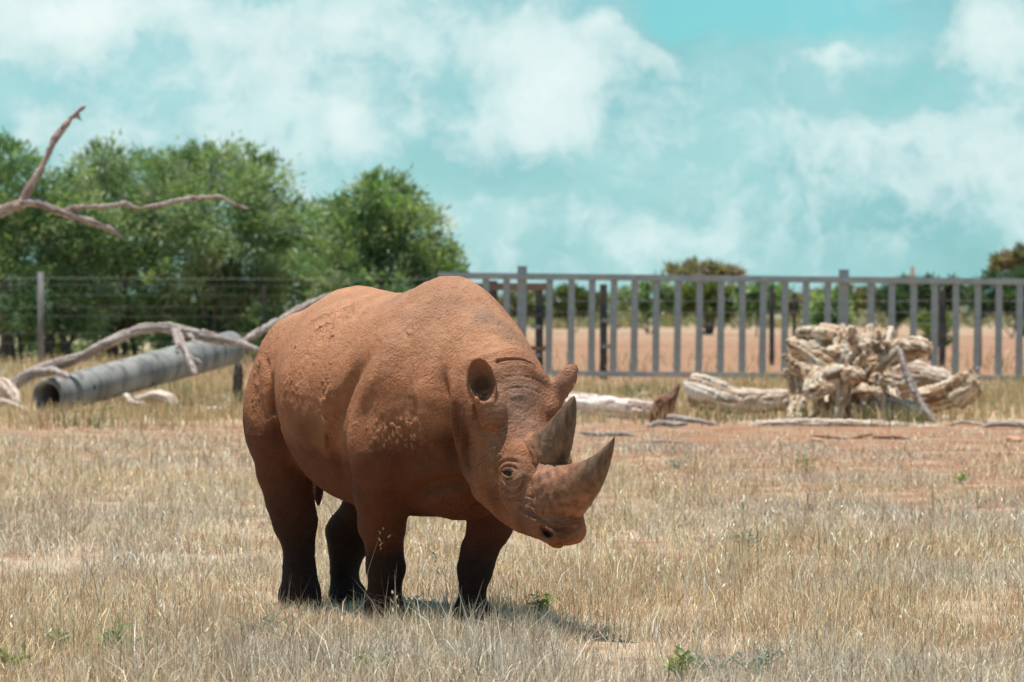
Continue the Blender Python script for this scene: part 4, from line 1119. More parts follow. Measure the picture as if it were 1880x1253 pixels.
# head frame in rhino-local coordinates
HY, HP = R(13), R(65)                             # head turned to its left, nose pitched down
hf = np.array([math.cos(HY), math.sin(HY), 0.0])
E1 = math.cos(HP) * hf + np.array([0, 0, -math.sin(HP)])
E3 = math.sin(HP) * hf + np.array([0, 0, math.cos(HP)])
E2 = np.array([-math.sin(HY), math.cos(HY), 0.0])
HM = np.stack([E1, E2, E3], 1)
H0 = np.array([0.66, 0.015, 1.225])
def hd(u, v, w): return H0 + HM @ np.array([u, v, w], float)

def build_rhino_mesh(h):
    F = Field((-1.9, -0.72, -0.03), (1.32, 0.72, 1.72), h)
    # trunk and neck
    loft(F, np.eye(3), (0, 0, 0), [
        (-1.70, 1.20, .98, .11, 0), (-1.62, 1.33, .86, .25, 0), (-1.48, 1.44, .70, .34, 0), (-1.30, 1.520, .60, .385, 0),
        (-1.12, 1.562, .55, .43, 0), (-.90, 1.543, .515, .505, 0), (-.68, 1.528, .495, .535, 0), (-.42, 1.533, .485, .50, 0),
        (-.18, 1.565, .49, .44, 0), (0.0, 1.575, .50, .395, 0), (.15, 1.545, .53, .36, 0), (.32, 1.455, .58, .315, 0),
        (.50, 1.335, .68, .265, .005), (.68, 1.205, .78, .22, .01)], k=0.05, eu=1.75, el=2.1)
    # hump of the withers, shoulder blades
    F.ell((-.02, 0, 1.38), (.28, .15, .20), k=.09)
    for s in (-1, 1):
        F.ell((.0, s*.27, 1.00), (.225, .160, .36), k=.05)
        F.ell((-.06, s*.33, .83), (.22, .13, .22), k=.04)
        # haunch
        F.ell((-1.41, s*.20, 1.10), (.26, .19, .31), k=.10)
        F.ell((-1.47, s*.275, .93), (.225, .155, .29), k=.05)
    # brisket
    F.ell((.16, 0, .66), (.24, .19, .16), k=.08)
    # legs: (x, y, z, r)
    F.chain([(-.09, -.29, .82, .160), (-.20, -.265, .60, .125), (-.265, -.235, .45, .103), (-.31, -.205, .345, .080), (-.325, -.19, .25, .086),
             (-.375, -.175, .15, .070), (-.40, -.17, .08, .088)], k=.04, kin=.04)
    F.chain([(-.02, .29, .80, .165), (.03, .235, .60, .125), (.005, .19, .46, .100), (-.03, .150, .33, .078), (-.035, .132, .25, .074),
             (-.028, .115, .14, .056), (-.01, .105, .07, .072)], k=.04, kin=.04)
    F.chain([(-1.40, -.27, .85, .165), (-1.41, -.255, .66, .132), (-1.41, -.23, .52, .110), (-1.415, -.20, .41, .104), (-1.41, -.185, .305, .072),
             (-1.40, -.185, .19, .074), (-1.385, -.185, .09, .100)], k=.04, kin=.04)
    F.chain([(-1.42, .27, .85, .165), (-1.32, .25, .62, .120), (-1.43, .19, .48, .115), (-1.53, .14, .34, .118), (-1.545, .12, .24, .074),
             (-1.535, .11, .16, .062), (-1.52, .11, .08, .078)], k=.04, kin=.04)
    # feet with three toes
    for fx, fy, r in ((-.385, -.165, .086), (.0, .105, .084), (-1.40, -.19, .096), (-1.51, .112, .080)):
        F.ell((fx, fy, .035), (r*1.08, r, .085), k=.04)
        for ang in (-52, 0, 52):
            c, s = math.cos(R(ang)), math.sin(R(ang))
            F.ell((fx + c*r*.72, fy + s*r*.78, .035), (.055, .042, .062), k=.018)
    # deep fold between flank and thigh
    for q in (-1, 1):
        F.chain([(-1.21, q*.460, 1.18, .025), (-1.17, q*.455, 1.06, .075), (-1.14, q*.435, .94, .120), (-1.12, q*.415, .81, .150), (-1.10, q*.39, .69, .150), (-1.08, q*.36, .60, .11)], k=.02, sub=True)
    # tail
    F.chain([(-1.66, 0, 1.22, .05), (-1.75, .02, 1.08, .032), (-1.785, .04, .80, .022), (-1.775, .065, .62, .020)], k=.03, kin=.02)
    F.ell((-1.77, .068, .57), (.022, .027, .10), k=.015)
    # head
    loft(F, HM, H0, [
        (-.06, -.04, -.24, .14, 0), (.04, -.008, -.29, .165, 0), (.14, .000, -.330, .182, 0), (.26, -.012, -.385, .190, 0), (.38, -.005, -.420, .188, 0),
        (.50, .030, -.405, .178, 0), (.60, .060, -.360, .158, 0), (.69, .080, -.290, .136, 0), (.77, .085, -.195, .118, 0),
        (.82, .080, -.120, .102, 0), (.86, .055, -.062, .078, 0), (.88, .03, -.03, .045, 0)], k=.035, eu=2.1, el=2.7)
    # throat
    F.cone((.30, 0, .93), hd(.12, 0, -.17), .24, .15, k=.05)
    # brow, cheek, eye mound, muzzle, lip
    for s in (-1, 1):
        F.ell(hd(.42, s*.105, -.27), (.15, .075, .12), rot=HM, k=.04)
        F.ell(hd(.48, s*.115, -.015), (.075, .038, .035), rot=HM, k=.05)
        F.ell(hd(.545, s*.150, -.045), (.050, .030, .040), rot=HM, k=.02)
        F.ell(hd(.825, s*.065, -.010), (.055, .038, .050), rot=HM, k=.025)
        F.ell(hd(.815, s*.100, -.012), (.028, .030, .016), rot=HM, k=.008, sub=True)
        F.ell(hd(.20, s*.150, -.05), (.070, .040, .050), rot=HM, k=.04)
    F.ell(hd(.48, 0, .005), (.110, .085, .040), rot=HM, k=.03)
    F.ell(hd(.69, 0, .055), (.095, .095, .055), rot=HM, k=.03)
    F.ell(hd(.858, 0, .010), (.034, .050, .055), rot=HM, k=.02)
    F.ell(hd(.835, 0, -.072), (.045, .050, .030), rot=HM, k=.02)
    # ears: cupped, standing off the sides of the poll
    def ear(base, tip, open_dir, wid, k=.02, stem=.045):
        base = np.array(base, float); tip = np.array(tip, float)
        a = tip - base; L = np.linalg.norm(a); a /= L
        o = np.array(open_dir, float); o -= a * (o @ a); o /= np.linalg.norm(o)
        b = np.cross(a, o)
        rot = np.stack([a, b, o], 1); c = base + a * L * .52
        F.cone(base - a*.05, base + a * L * .25, stem, stem - .003, k=.025)
        F.ell(c, (L*.50, wid, .058), rot=rot, k=k)
        F.ell(c + o*.030 + a*.010, (L*.43, wid*.84, .058), rot=rot, k=.006, sub=True)
        F.ell(c - a*L*.14 + o*.022 - b*wid*.12, (L*.22, wid*.45, .055), rot=rot, k=.008, sub=True)
    ear(hd(.21, -.195, -.055), hd(.0, -.235, .02), HM @ np.array([.05, -.55, .85]), .068)
    ear(hd(.19, .178, -.02), hd(.055, .282, .058), HM @ np.array([.25, .85, -.25]), .040, stem=.032)
    V, Q = F.mesh()
    V = relax(V, Q, 2, .5)
    return V, Q

# ---- surface sculpting: strokes laid on the skin
class Skin:
    def __init__(self, W, Q):
        self.W = W; self.Q = Q; self.refresh()
    def refresh(self):
        W = self.W
        self.N = vert_normals(W, self.Q)
        D = W[:, 1]
        self.px = 940 + FPX * W[:, 0] / D; self.py = HORIZON - FPX * (W[:, 2] - EYE) / D
        v = W - np.array([0, 0, EYE], np.float32); v /= np.linalg.norm(v, axis=1, keepdims=True)
        self.face = -(self.N * v).sum(1)
    def at(self, x, y):
        r = 5.0
        while True:
            c = np.nonzero((np.abs(self.px - x) < r) & (np.abs(self.py - y) < r) & (self.face > .02))[0]
            if len(c): break
            r *= 1.6
        d = self.W[c, 1]; near = c[d < d.min() + .05]
        q = (self.px[near] - x) ** 2 + (self.py[near] - y) ** 2
        return self.W[near[q.argmin()]]
    def line(self, pts, step=4.0):
        out = []
        P = catmull(pts, 10)
        acc = 1e9
        for a, b in zip(P[:-1], P[1:]):
            acc += math.hypot(b[0]-a[0], b[1]-a[1])
            if acc >= step: out.append(self.at(*b)); acc = 0
        out = np.array(out)
        for _ in range(2):
            if len(out) > 4: out[1:-1] = .25*out[:-2] + .5*out[1:-1] + .25*out[2:]
        return out
    def dist(self, S, rad):
        lo, hi = S.min(0) - rad, S.max(0) + rad
        c = np.nonzero(((self.W > lo) & (self.W < hi)).all(1))[0]
        d = np.full(len(c), 9.0, np.float32); ti = np.zeros(len(c), np.float32)
        X = self.W[c]
        for i in range(len(S) - 1):
            ab = S[i+1] - S[i]; t = np.clip(((X - S[i]) @ ab) / max(float(ab @ ab), 1e-9), 0, 1)
            e = np.linalg.norm(X - S[i] - t[:, None] * ab, axis=1); m = e < d
            d[m] = e[m]; ti[m] = i + t[m]
        return c, d, ti / max(len(S) - 1, 1)
    def stroke(self, pts, width, depth, taper=True, lip=0.0):
        """Push (depth<0) or raise the skin along a stroke; lip raises a soft roll beside it."""
        S = self.line(pts); c, d, t = self.dist(S, width * 4)
        g = np.exp(-(d / width) ** 2)
        amp = np.clip(np.sin(np.clip(t, .03, .97) * PI) * 1.6, 0, 1) if taper else 1.0
        off = depth * g
        if lip: off = off + lip * np.exp(-((d - 2.0 * width) / (1.1 * width)) ** 2)
        self.W[c] += self.N[c] * (off * amp)[:, None].astype(np.float32)

def rhino_materials():
    # skin: orange dust and dried mud over dark grey-brown hide
    m, nt = new_mat('rhino_hide')
    tc = nd(nt, 'ShaderNodeTexCoord'); P = tc.outputs['Object']
    bare = attr_n(nt, 'bare').outputs['Fac']; dark = attr_n(nt, 'dark').outputs['Fac']; clod = attr_n(nt, 'clod').outputs['Fac']
    n1 = noise_n(nt, P, 3.0, 6, .6); n2 = noise_n(nt, P, 16, 5, .65); n3 = noise_n(nt, P, 90, 4, .7)
    mud = ramp_n(nt, n1.outputs['Fac'], [(.30, (.275, .105, .050)), (.52, (.350, .140, .068)), (.72, (.420, .180, .092))]).outputs[0]
    mud = mix_n(nt, ramp_n(nt, n2.outputs['Fac'], [(.35, 0.0), (.7, .45)]).outputs[0], mud, (.42, .185, .097))
    mud = mix_n(nt, ramp_n(nt, n3.outputs['Fac'], [(.30, .55), (.46, 0.0)]).outputs[0], mud, (.17, .068, .036))
    mpv = nd(nt, 'ShaderNodeMapping'); mpv.inputs['Scale'].default_value = (9, 9, 2.0); lk(nt, P, mpv.inputs[0])
    drip = noise_n(nt, mpv.outputs[0], 1.0, 5, .6)
    mud = mix_n(nt, ramp_n(nt, drip.outputs['Fac'], [(.54, 0.0), (.74, .40)]).outputs[0], mud, (.26, .105, .056))
    n5 = noise_n(nt, P, 5.5, 7, .66)
    mud = mix_n(nt, ramp_n(nt, n5.outputs['Fac'], [(.55, 0.0), (.66, .7)]).outputs[0], mud, (.46, .205, .110))
    mud = mix_n(nt, ramp_n(nt, n5.outputs['Fac'], [(.30, .7), (.40, 0.0)]).outputs[0], mud, (.25, .118, .075))
    mud = mix_n(nt, math_n(nt, 'MULTIPLY', attr_n(nt, 'dust').outputs['Fac'], .75), mud, mix_n(nt, n2.outputs['Fac'], (.46, .225, .125), (.60, .335, .205)))
    hide = mix_n(nt, n2.outputs['Fac'], (.27, .150, .100), (.38, .245, .180))
    bb = math_n(nt, 'ADD', bare, math_n(nt, 'MULTIPLY', math_n(nt, 'SUBTRACT', n2.outputs['Fac'], .5), .9), True)
    col = mix_n(nt, bb, mud, hide)
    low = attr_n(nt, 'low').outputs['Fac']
    low_coat_shade = mix_n(nt, n2.outputs['Fac'], (.068, .021, .010), (.122, .041, .021))  # darker mud of the lower coat, deepened to paint in underside shade
    col = mix_n(nt, math_n(nt, 'MULTIPLY', low, .92), col, low_coat_shade)
    legs = mix_n(nt, n2.outputs['Fac'], (.018, .009, .007), (.050, .024, .017))
    dd = math_n(nt, 'ADD', dark, math_n(nt, 'MULTIPLY', math_n(nt, 'SUBTRACT', n1.outputs['Fac'], .5), .35), True)
    dd = math_n(nt, 'MULTIPLY', dd, math_n(nt, 'GREATER_THAN', dark, .01))
    col = mix_n(nt, dd, col, legs)
    col = mix_n(nt, clod, col, (.48, .24, .135))
    # fine skin relief: wrinkle cells and grit
    mp = nd(nt, 'ShaderNodeMapping'); mp.inputs['Scale'].default_value = (1.0, 1.0, .55); lk(nt, P, mp.inputs[0])
    vo = nd(nt, 'ShaderNodeTexVoronoi', feature='DISTANCE_TO_EDGE'); vo.inputs['Scale'].default_value = 70
    wv = noise_n(nt, mp.outputs[0], 12, 3, .6)
    addv = nd(nt, 'ShaderNodeMixRGB'); addv.inputs[0].default_value = .06; lk(nt, mp.outputs[0], addv.inputs[1]); lk(nt, wv.outputs['Color'], addv.inputs[2])
    lk(nt, addv.outputs[0], vo.inputs['Vector'])
    ed = ramp_n(nt, vo.outputs['Distance'], [(0.0, 0.0), (.12, 1.0)]).outputs[0]
    cake = ramp_n(nt, n5.outputs['Fac'], [(.38, .25), (.58, 1.0)]).outputs[0]
    cake = math_n(nt, 'MULTIPLY', cake, math_n(nt, 'SUBTRACT', 1.0, math_n(nt, 'MULTIPLY', low, .75)))
    b1 = bump_n(nt, math_n(nt, 'MULTIPLY', n3.outputs['Fac'], cake), .9, .018)
    b2 = bump_n(nt, ed, .30, .006, b1)
    n4 = noise_n(nt, P, 34, 5, .6)
    b3 = bump_n(nt, n4.outputs['Fac'], .5, .025, b2)
    vo2 = nd(nt, 'ShaderNodeTexVoronoi', feature='DISTANCE_TO_EDGE'); vo2.inputs['Scale'].default_value = 21
    mp2 = nd(nt, 'ShaderNodeMapping'); mp2.inputs['Scale'].default_value = (1.0, 1.0, 1.5); lk(nt, P, mp2.inputs[0])
    wv2 = noise_n(nt, P, 5, 4, .6); ad2 = nd(nt, 'ShaderNodeMixRGB'); ad2.inputs[0].default_value = .18; lk(nt, mp2.outputs[0], ad2.inputs[1]); lk(nt, wv2.outputs['Color'], ad2.inputs[2]); lk(nt, ad2.outputs[0], vo2.inputs['Vector'])
    b3 = bump_n(nt, ramp_n(nt, vo2.outputs['Distance'], [(0.0, 0.0), (.10, 1.0)]).outputs[0], .20, .008, b3)
    wrn = attr_n(nt, 'wrinkle').outputs['Fac']
    col = mix_n(nt, ramp_n(nt, wrn, [(.0, 0.0), (.8, .55)]).outputs[0], col, mix_n(nt, 1.0, col, (.45, .40, .38), 'MULTIPLY'))
    rg = math_n(nt, 'SUBTRACT', .92, math_n(nt, 'MULTIPLY', low, .16))
    bsdf_out(nt, col, rg, b3, .12)
    # horn
    h, nt = new_mat('rhino_horn')
    P = nd(nt, 'ShaderNodeTexCoord').outputs['Object']
    ht = attr_n(nt, 'height').outputs['Fac']
    mp = nd(nt, 'ShaderNodeMapping'); mp.inputs['Scale'].default_value = (40, 40, 7); lk(nt, P, mp.inputs[0])
    st = noise_n(nt, mp.outputs[0], 1.0, 5, .65)
    n2 = noise_n(nt, P, 22, 5, .6)
    up = mix_n(nt, ramp_n(nt, st.outputs['Fac'], [(.35, 0.0), (.68, 1.0)]).outputs[0], (.070, .040, .025), (.22, .130, .075))
    lo = mix_n(nt, ramp_n(nt, n2.outputs['Fac'], [(.36, 0.0), (.62, 1.0)]).outputs[0], (.13, .058, .032), (.29, .128, .066))
    f = math_n(nt, 'ADD', ht, math_n(nt, 'MULTIPLY', math_n(nt, 'SUBTRACT', n2.outputs['Fac'], .5), .28))
    col = mix_n(nt, ramp_n(nt, f, [(.44, 0.0), (.60, 1.0)]).outputs[0], lo, up)
    bb = bump_n(nt, st.outputs['Fac'], .5, .008)
    bb = bump_n(nt, n2.outputs['Fac'], .4, .015, bb)
    bsdf_out(nt, col, .62, bb, .35)
    e, nt = new_mat('rhino_eye'); bsdf_out(nt, (.010, .006, .005), .22, None, .3)
    nail, nt = new_mat('rhino_nail'); n = noise_n(nt, nd(nt, 'ShaderNodeTexCoord').outputs['Object'], 30, 4); bsdf_out(nt, mix_n(nt, n.outputs['Fac'], (.05, .04, .034), (.13, .10, .08)), .6)
    return m, h, e, nail

def build_rhino(h):
    V, Q = build_rhino_mesh(h)
    W = (V @ RH_M.T.astype(np.float32) + np.array(RO, np.float32)).astype(np.float32)
    S = Skin(W, Q)
    # broad muscle forms and skin folds
    S.stroke([(488, 650), (494, 695), (503, 760), (518, 800)], .016, -.030)
    S.stroke([(482, 640), (484, 690), (492, 750), (503, 810)], .030, .012)
    S.stroke([(688, 640), (652, 690), (626, 745), (612, 790), (616, 840), (636, 900)], .045, -.032)
    S.stroke([(725, 640), (690, 690), (662, 745), (650, 790), (655, 840), (675, 890)], .070, .022)
    S.refresh()
    S.stroke([(806, 655), (812, 740), (820, 810), (836, 870)], .036, -.048)
    S.stroke([(775, 680), (778, 760), (782, 830)], .050, .026)
    S.stroke([(836, 740), (838, 800), (850, 860), (868, 895)], .018, -.016, lip=.006)
    S.stroke([(858, 770), (856, 830), (868, 880)], .012, -.012, lip=.005)
    S.stroke([(752, 935), (775, 900), (825, 885), (868, 893)], .030, -.022, lip=.010)
    S.stroke([(640, 905), (690, 880), (745, 890)], .030, -.012)
    S.refresh()
    # neck crease behind the ears and weaker parallel ones
    S.stroke([(898, 670), (918, 663), (945, 660), (972, 666), (990, 678)], .0065, -.024, lip=.006)
    S.stroke([(905, 652), (940, 641), (972, 652)], .006, -.0035, lip=.001)
    S.stroke([(902, 715), (925, 695), (960, 690), (1000, 705)], .005, -.0035, lip=.001)
    S.stroke([(905, 745), (920, 722), (945, 712), (980, 716), (1015, 738)], .005, -.003, lip=.001)
    S.stroke([(930, 733), (950, 724), (968, 728)], .014, .005)
    # eye folds
    S.stroke([(921, 866), (931, 857), (945, 858), (953, 868)], .006, -.008, lip=.005)
    S.stroke([(922, 878), (932, 888), (945, 889), (955, 879)], .006, -.007, lip=.005)
    S.stroke([(919, 888), (930, 903), (948, 904), (961, 890), (962, 872)], .006, -.008, lip=.004)
    S.stroke([(917, 903), (932, 917), (952, 915), (967, 898)], .006, -.007, lip=.003)
    S.stroke([(914, 862), (922, 850), (938, 845), (956, 852)], .007, -.006, lip=.004)
    # cheek, jaw and nose folds
    S.stroke([(914, 862), (910, 890), (922, 930), (950, 962)], .012, -.008, lip=.003)
    S.stroke([(945, 925), (965, 940), (990, 952), (1020, 972), (1050, 974), (1073, 962)], .008, -.014, lip=.006)
    for q in range(4):
        S.stroke([(943 + 6*q, 938 - 9*q), (965 + 5*q, 932 - 6*q), (988 + 3*q, 944 - 5*q)], .0055, -.008, lip=.004)
    S.stroke([(996, 976), (1004, 981), (1010, 988)], .016, -.034, False)
    S.stroke([(1015, 1003), (1030, 990), (1050, 992)], .006, -.008)
    for q in range(4):
        S.stroke([(1040, 942 + 7*q), (1058, 946 + 7*q), (1072, 944 + 6*q)], .005, -.006, lip=.003)
    # leg creases
    for (x0, y0, x1, w) in ((683, 1040, 744, 5), (680, 1052, 742, 6), (842, 1085, 893, 5), (520, 1030, 578, 5), (598, 1060, 645, 4)):
        S.stroke([(x0, y0), ((x0+x1)/2, y0+w), (x1, y0)], .008, -.007, lip=.003)
    S.refresh()
    # cracks in the dried mud of the back
    for pts in ([(572, 615), (590, 602), (612, 592)], [(601, 630), (608, 620), (615, 615)], [(537, 642), (545, 638)], [(590, 590), (620, 572), (650, 560)],
                [(625, 590), (645, 575), (665, 560)], [(560, 600), (585, 583), (600, 577)], [(655, 590), (672, 570), (685, 556)], [(598, 790), (602, 812), (600, 830)]):
        S.stroke(pts, .006, -.016, lip=.007)
    W = S.W; N = S.N
    # clods of mud
    Wl = W.astype(np.float32)
    def near(x, y, rx, ry=None):
        p = S.at(x, y); d2 = ((W - p) ** 2)
        return np.exp(-(d2[:, 0] + d2[:, 1]) / rx**2 - d2[:, 2] / (ry or rx)**2)
    g = fbm(Wl, 58, 3)
    patch = (1.0*near(598, 745, .05, .20) + .9*near(730, 790, .22, .07) + .8*near(600, 600, .16, .13) + .45*near(540, 700, .16, .14) + .8*near(915, 840, .05, .12)
             + .6*near(745, 610, .05, .10) + .35*near(640, 560, .22, .10) + .7*near(470, 700, .05, .2) + .9*near(885, 735, .05, .05))
    patch = np.clip(patch * (.35 + 1.3*fbm(Wl, 9, 3)), 0, 1)
    cl = np.clip((g - .56) * 9, 0, 1) * np.clip(patch*1.5 - .12, 0, 1)
    W += N * (cl * .010 + (fbm(Wl, 14, 3) - .5) * .010 + (fbm(Wl, 55, 2) - .5) * .004 * (.4 + patch))[:, None]
    # wear of the mud coat: bare grey hide on the face, neck strip, saddle; dark unmuddied lower legs
    L = (W - np.array(RO, np.float32)) @ RH_M.astype(np.float32)
    hl = (L - H0.astype(np.float32)) @ HM.astype(np.float32)
    bare = (.85*near(950, 720, .14) + .55*near(965, 790, .10) + .8*near(935, 610, .07, .14) + .7*near(890, 580, .06, .10) + .7*near(730, 540, .14, .05) + .35*near(800, 560, .25)
            + .7*near(940, 880, .08) + .5*near(970, 940, .08) + .3*near(1020, 970, .08) + .3*near(860, 700, .08, .10) + .5*near(1045, 690, .1))
    top = np.array([.46, .42, .40, .44])
    z = L[:, 2]; x = L[:, 0]; y = L[:, 1]
    lev = np.where(x > -.8, np.where(y < 0, .35, .42), np.where(y < 0, .50, .48)).astype(np.float32) + (fbm(Wl, 5.0, 3, 3.0) - .5) * .12
    sharp = np.where(x > -.8, np.where(y < 0, .09, .25), .34)
    dark = np.clip((lev - z) / sharp + .5, 0, 1) * (x < .30)
    dark = np.maximum(dark, .75 * np.clip(near(884, 712, .045, .06) * 1.6, 0, 1))
    dark = np.maximum(dark, .9 * np.clip(near(1004, 982, .026) * 1.5 - .2, 0, 1))
    dark = np.maximum(dark, np.clip((.60 - z) / .12, 0, 1) * (x < -1.66))
    low = np.clip((.87 + .07 * (x < -1.15) + (fbm(Wl, 2.6, 5, 7.0) - .5) * .42 - z) / .15 + .5, 0, 1) * np.clip((.62 - x) / .15, 0, 1)  # darker lower coat; its edge is raised on the haunch to paint half-light
    low = np.maximum(low, np.clip(1.15 * near(842, 800, .085, .20) + .8 * near(560, 800, .16, .10) + .7 * near(1030, 975, .07) + .6 * near(960, 965, .08) + 1.2 * near(830, 895, .16, .10) + .8 * near(905, 915, .05, .08), 0, 1))  # shade painted into the colour of neck, flank, chest, jaw and muzzle
    # wrinkle phase: across the brow, round the neck, round the legs
    wob = fbm(Wl, 6.0, 3, 55.0) * 5.0 + fbm(Wl, 22.0, 2, 65.0) * 1.6
    onhead = np.clip((hl[:, 0] + .05) / .08, 0, 1) * (x > .35)
    ph = np.where(onhead > .5, hl[:, 0] / .0155, np.where(z < .5, z / .017, (x - .35 * z) / .019)) + wob
    wm = np.where(onhead > .5, .9, np.where(z < .5, .6, np.clip((x - .0) / .35, 0, 1) * .8 + .12))
    wr = np.sin(ph * 2 * PI) * wm * np.clip((fbm(Wl, 9.0, 3, 77.0) - .34) * 4, 0, 1)
    W += N * (wr * .0011)[:, None]
    dust = np.clip(N[:, 2] * 1.3 - .15, 0, 1) * np.clip((z - 1.0) / .3, 0, 1) * np.clip((.75 - x) / .2, 0, 1)
    me = mesh_np('rhinoceros', W, Q, 4)
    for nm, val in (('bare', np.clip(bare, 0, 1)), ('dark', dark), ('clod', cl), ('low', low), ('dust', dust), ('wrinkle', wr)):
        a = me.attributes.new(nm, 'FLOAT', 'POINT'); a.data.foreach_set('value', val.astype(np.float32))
    mh, mo, mey, mna = rhino_materials()
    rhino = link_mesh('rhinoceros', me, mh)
    tag(rhino, 'black rhinoceros coated in orange dust, standing in dry grass with its head lowered', 'rhinoceros')
    M4 = np.array(RO)
    def w_(p): return RH_M @ np.asarray(p) + M4
    # horns: tapered, bent backwards, ribbed foot
    def horn(base, bend, tip, r0, squash, seed, lift=0.0, blunt=.85):
        base, bend, tip = [np.array(q, float) for q in (base, bend, tip)]
        t = np.linspace(0, 1, 64)[:, None]
        C = (1-t)**2*base + 2*t*(1-t)*bend + t**2*tip
        tt = t[:, 0]
        rad = r0 * ((1 - tt)**blunt * (1 - .10*tt) + .10*np.exp(-(tt/.10)**2))
        rad = np.maximum(rad, .0015)
        Vv, Ff = tube([w_(hd(*c)) for c in C], rad, 56, squash)
        hgt = np.concatenate([np.repeat(tt, 56), [0, 1]])
        P3 = Vv.astype(np.float32)
        nz = .5 * (fbm(P3, 26, 4, seed) - .5) + .8 * (fbm(P3, 75, 3, seed) - .5)
        ax = np.concatenate([np.repeat(np.array([w_(hd(*c)) for c in C]), 56, 0), [w_(hd(*C[0])), w_(hd(*C[-1]))]])
        rough = .20 * np.clip(1 - hgt*1.9, 0.14, 1)
        Vv = ax + (Vv - ax) * (1 + rough * 2.0 * nz)[:, None]
        mm = tri_fix('horn', Vv, Ff)
        a = mm.attributes.new('height', 'FLOAT', 'POINT'); a.data.foreach_set('value', (hgt + lift).astype(np.float32))
        o = link_mesh('horn', mm, mo, rhino)
        return o
    o = horn((.660, 0, .020), (.725, 0, .275), (.588, 0, .493), .146, (.88, 1.0), 3.0, 0.0, .90)
    o['label'] = 'long front horn curving up from the nose'
    o = horn((.475, 0, -.010), (.445, 0, .15), (.315, 0, .310), .126, (.80, 1.0), 11.0, .26, .64)
    o['label'] = 'shorter rear horn on the forehead'
    # eyes: wet dark balls between wrinkled lids
    pR = S.at(934, 871)
    lr = HM.T @ ((RH_M.T @ (pR - M4)) - H0)
    for s in (-1, 1):
        c = np.array([lr[0], s * abs(lr[1]), lr[2]])
        wp = w_(hd(*c)); n = RH_M @ HM @ np.array([.05, s * .82, .56]); n /= np.linalg.norm(n)
        t = RH_M @ HM @ np.array([.45, 0, .80]); t -= n * (t @ n); t /= np.linalg.norm(t); u = np.cross(n, t) * -s
        bm = bmesh.new(); bmesh.ops.create_uvsphere(bm, u_segments=24, v_segments=16, radius=.030)
        mm = bpy.data.meshes.new('eye'); bm.to_mesh(mm); bm.free()
        o = link_mesh('eye', mm, mey, rhino); o.location = wp - n * .017
        for nm, sg, rr in (('upper_eyelid', 1, .0095), ('lower_eyelid', -1, .0075)):
            th = np.linspace(-.12, PI + .12, 22)
            P = [wp + t * (.031 * math.cos(q)) + u * sg * (.0185 * math.sin(q)) + n * (.001 + .006 * math.sin(q)) for q in th]
            rad = [rr * (.35 + .65 * max(0, math.sin(np.clip(q, 0, PI))) ** .6) for q in th]
            Vv, Ff = tube(P, rad, 12)
            lm = tri_fix('eyelid', Vv, Ff)
            for an, vv in (('bare', .4), ('dark', .45), ('clod', 0.0), ('low', 0.0), ('dust', 0.0), ('wrinkle', 0.0)):
                a = lm.attributes.new(an, 'FLOAT', 'POINT'); a.data.foreach_set('value', np.full(len(Vv), vv, np.float32))
            lo_ = link_mesh(nm, lm, mh, o)
            lo_.location = -o.location
    return rhino
finish_rhino = True
# ================================================================ SMALL PLANTS AND STONES
def weed(label, px, py, h, n, cols, seed, spread=.12, leaf=(.024, .011), cat='weed', name='weed', group='small green weeds in the dry grass'):
    rs = np.random.RandomState(seed); b = gpix(px, py)
    root = empty(name, (b.x, b.y, 0)); tag(root, label, cat, group)
    Vs, Fs, off = [], [], 0; C, N, T = [], [], []
    cols = np.array(cols)
    for k in range(n):
        a = rs.rand() * 2 * PI; r = spread * (.3 + .9 * rs.rand()); hh = h * (.55 + .6 * rs.rand())
        tip = np.array([math.cos(a) * r, math.sin(a) * r, hh]); P = catmull([(0, 0, -.01), tip * [.35, .35, .5], tip], 5)
        V, F = tube(P, np.linspace(.0032, .0012, len(P)), 5); Vs.append(V); Fs.append(F + off); off += len(V)
        m = 11
        t = .25 + .78 * rs.rand(m); idx = np.clip((t * (len(P) - 1)).astype(int), 0, len(P) - 1)
        d = rs.normal(size=(m, 3)); d[:, 2] = np.abs(d[:, 2]) * .7
        d /= np.linalg.norm(d, axis=1, keepdims=True)
        C.append(P[idx] + d * leaf[0] * .5); N.append(d); T.append(cols[rs.randint(0, len(cols), m)] * (.8 + .4 * rs.rand(m, 1)))
    link_mesh('stem', tri_fix('stem', np.concatenate(Vs), np.concatenate(Fs)), WEEDSTEM, root)
    me = tri_mesh('leaves', [leaf_cards(rs, np.concatenate(C), np.concatenate(N), leaf[0], leaf[1], np.concatenate(T))], WEEDLEAF)
    link_mesh('leaves', me, None, root, False)
def weed_leaf_mat():
    m, nt = new_mat('weed_leaf'); c = attr_n(nt, 'tint').outputs['Color']
    d = nd(nt, 'ShaderNodeBsdfDiffuse'); lk(nt, c, d.inputs[0]); t = nd(nt, 'ShaderNodeBsdfTranslucent'); lk(nt, c, t.inputs[0])
    mx = nd(nt, 'ShaderNodeMixShader'); mx.inputs[0].default_value = .35; lk(nt, d.outputs[0], mx.inputs[1]); lk(nt, t.outputs[0], mx.inputs[2])
    o = nd(nt, 'ShaderNodeOutputMaterial'); lk(nt, mx.outputs[0], o.inputs[0]); return m
WEEDLEAF = weed_leaf_mat()
def simple_mat(name, a, b, sc, rough=.9):
    m, nt = new_mat(name); n = noise_n(nt, nd(nt, 'ShaderNodeTexCoord').outputs['Object'], sc, 5, .6)
    bsdf_out(nt, mix_n(nt, n.outputs['Fac'], a, b), rough, bump_n(nt, n.outputs['Fac'], .5, .01)); return m
WEEDSTEM = simple_mat('weed_stem', (.20, .24, .12), (.30, .30, .18), 20)
BLUEG = [(.24, .31, .25), (.30, .37, .31), (.36, .42, .36), (.20, .26, .20)]
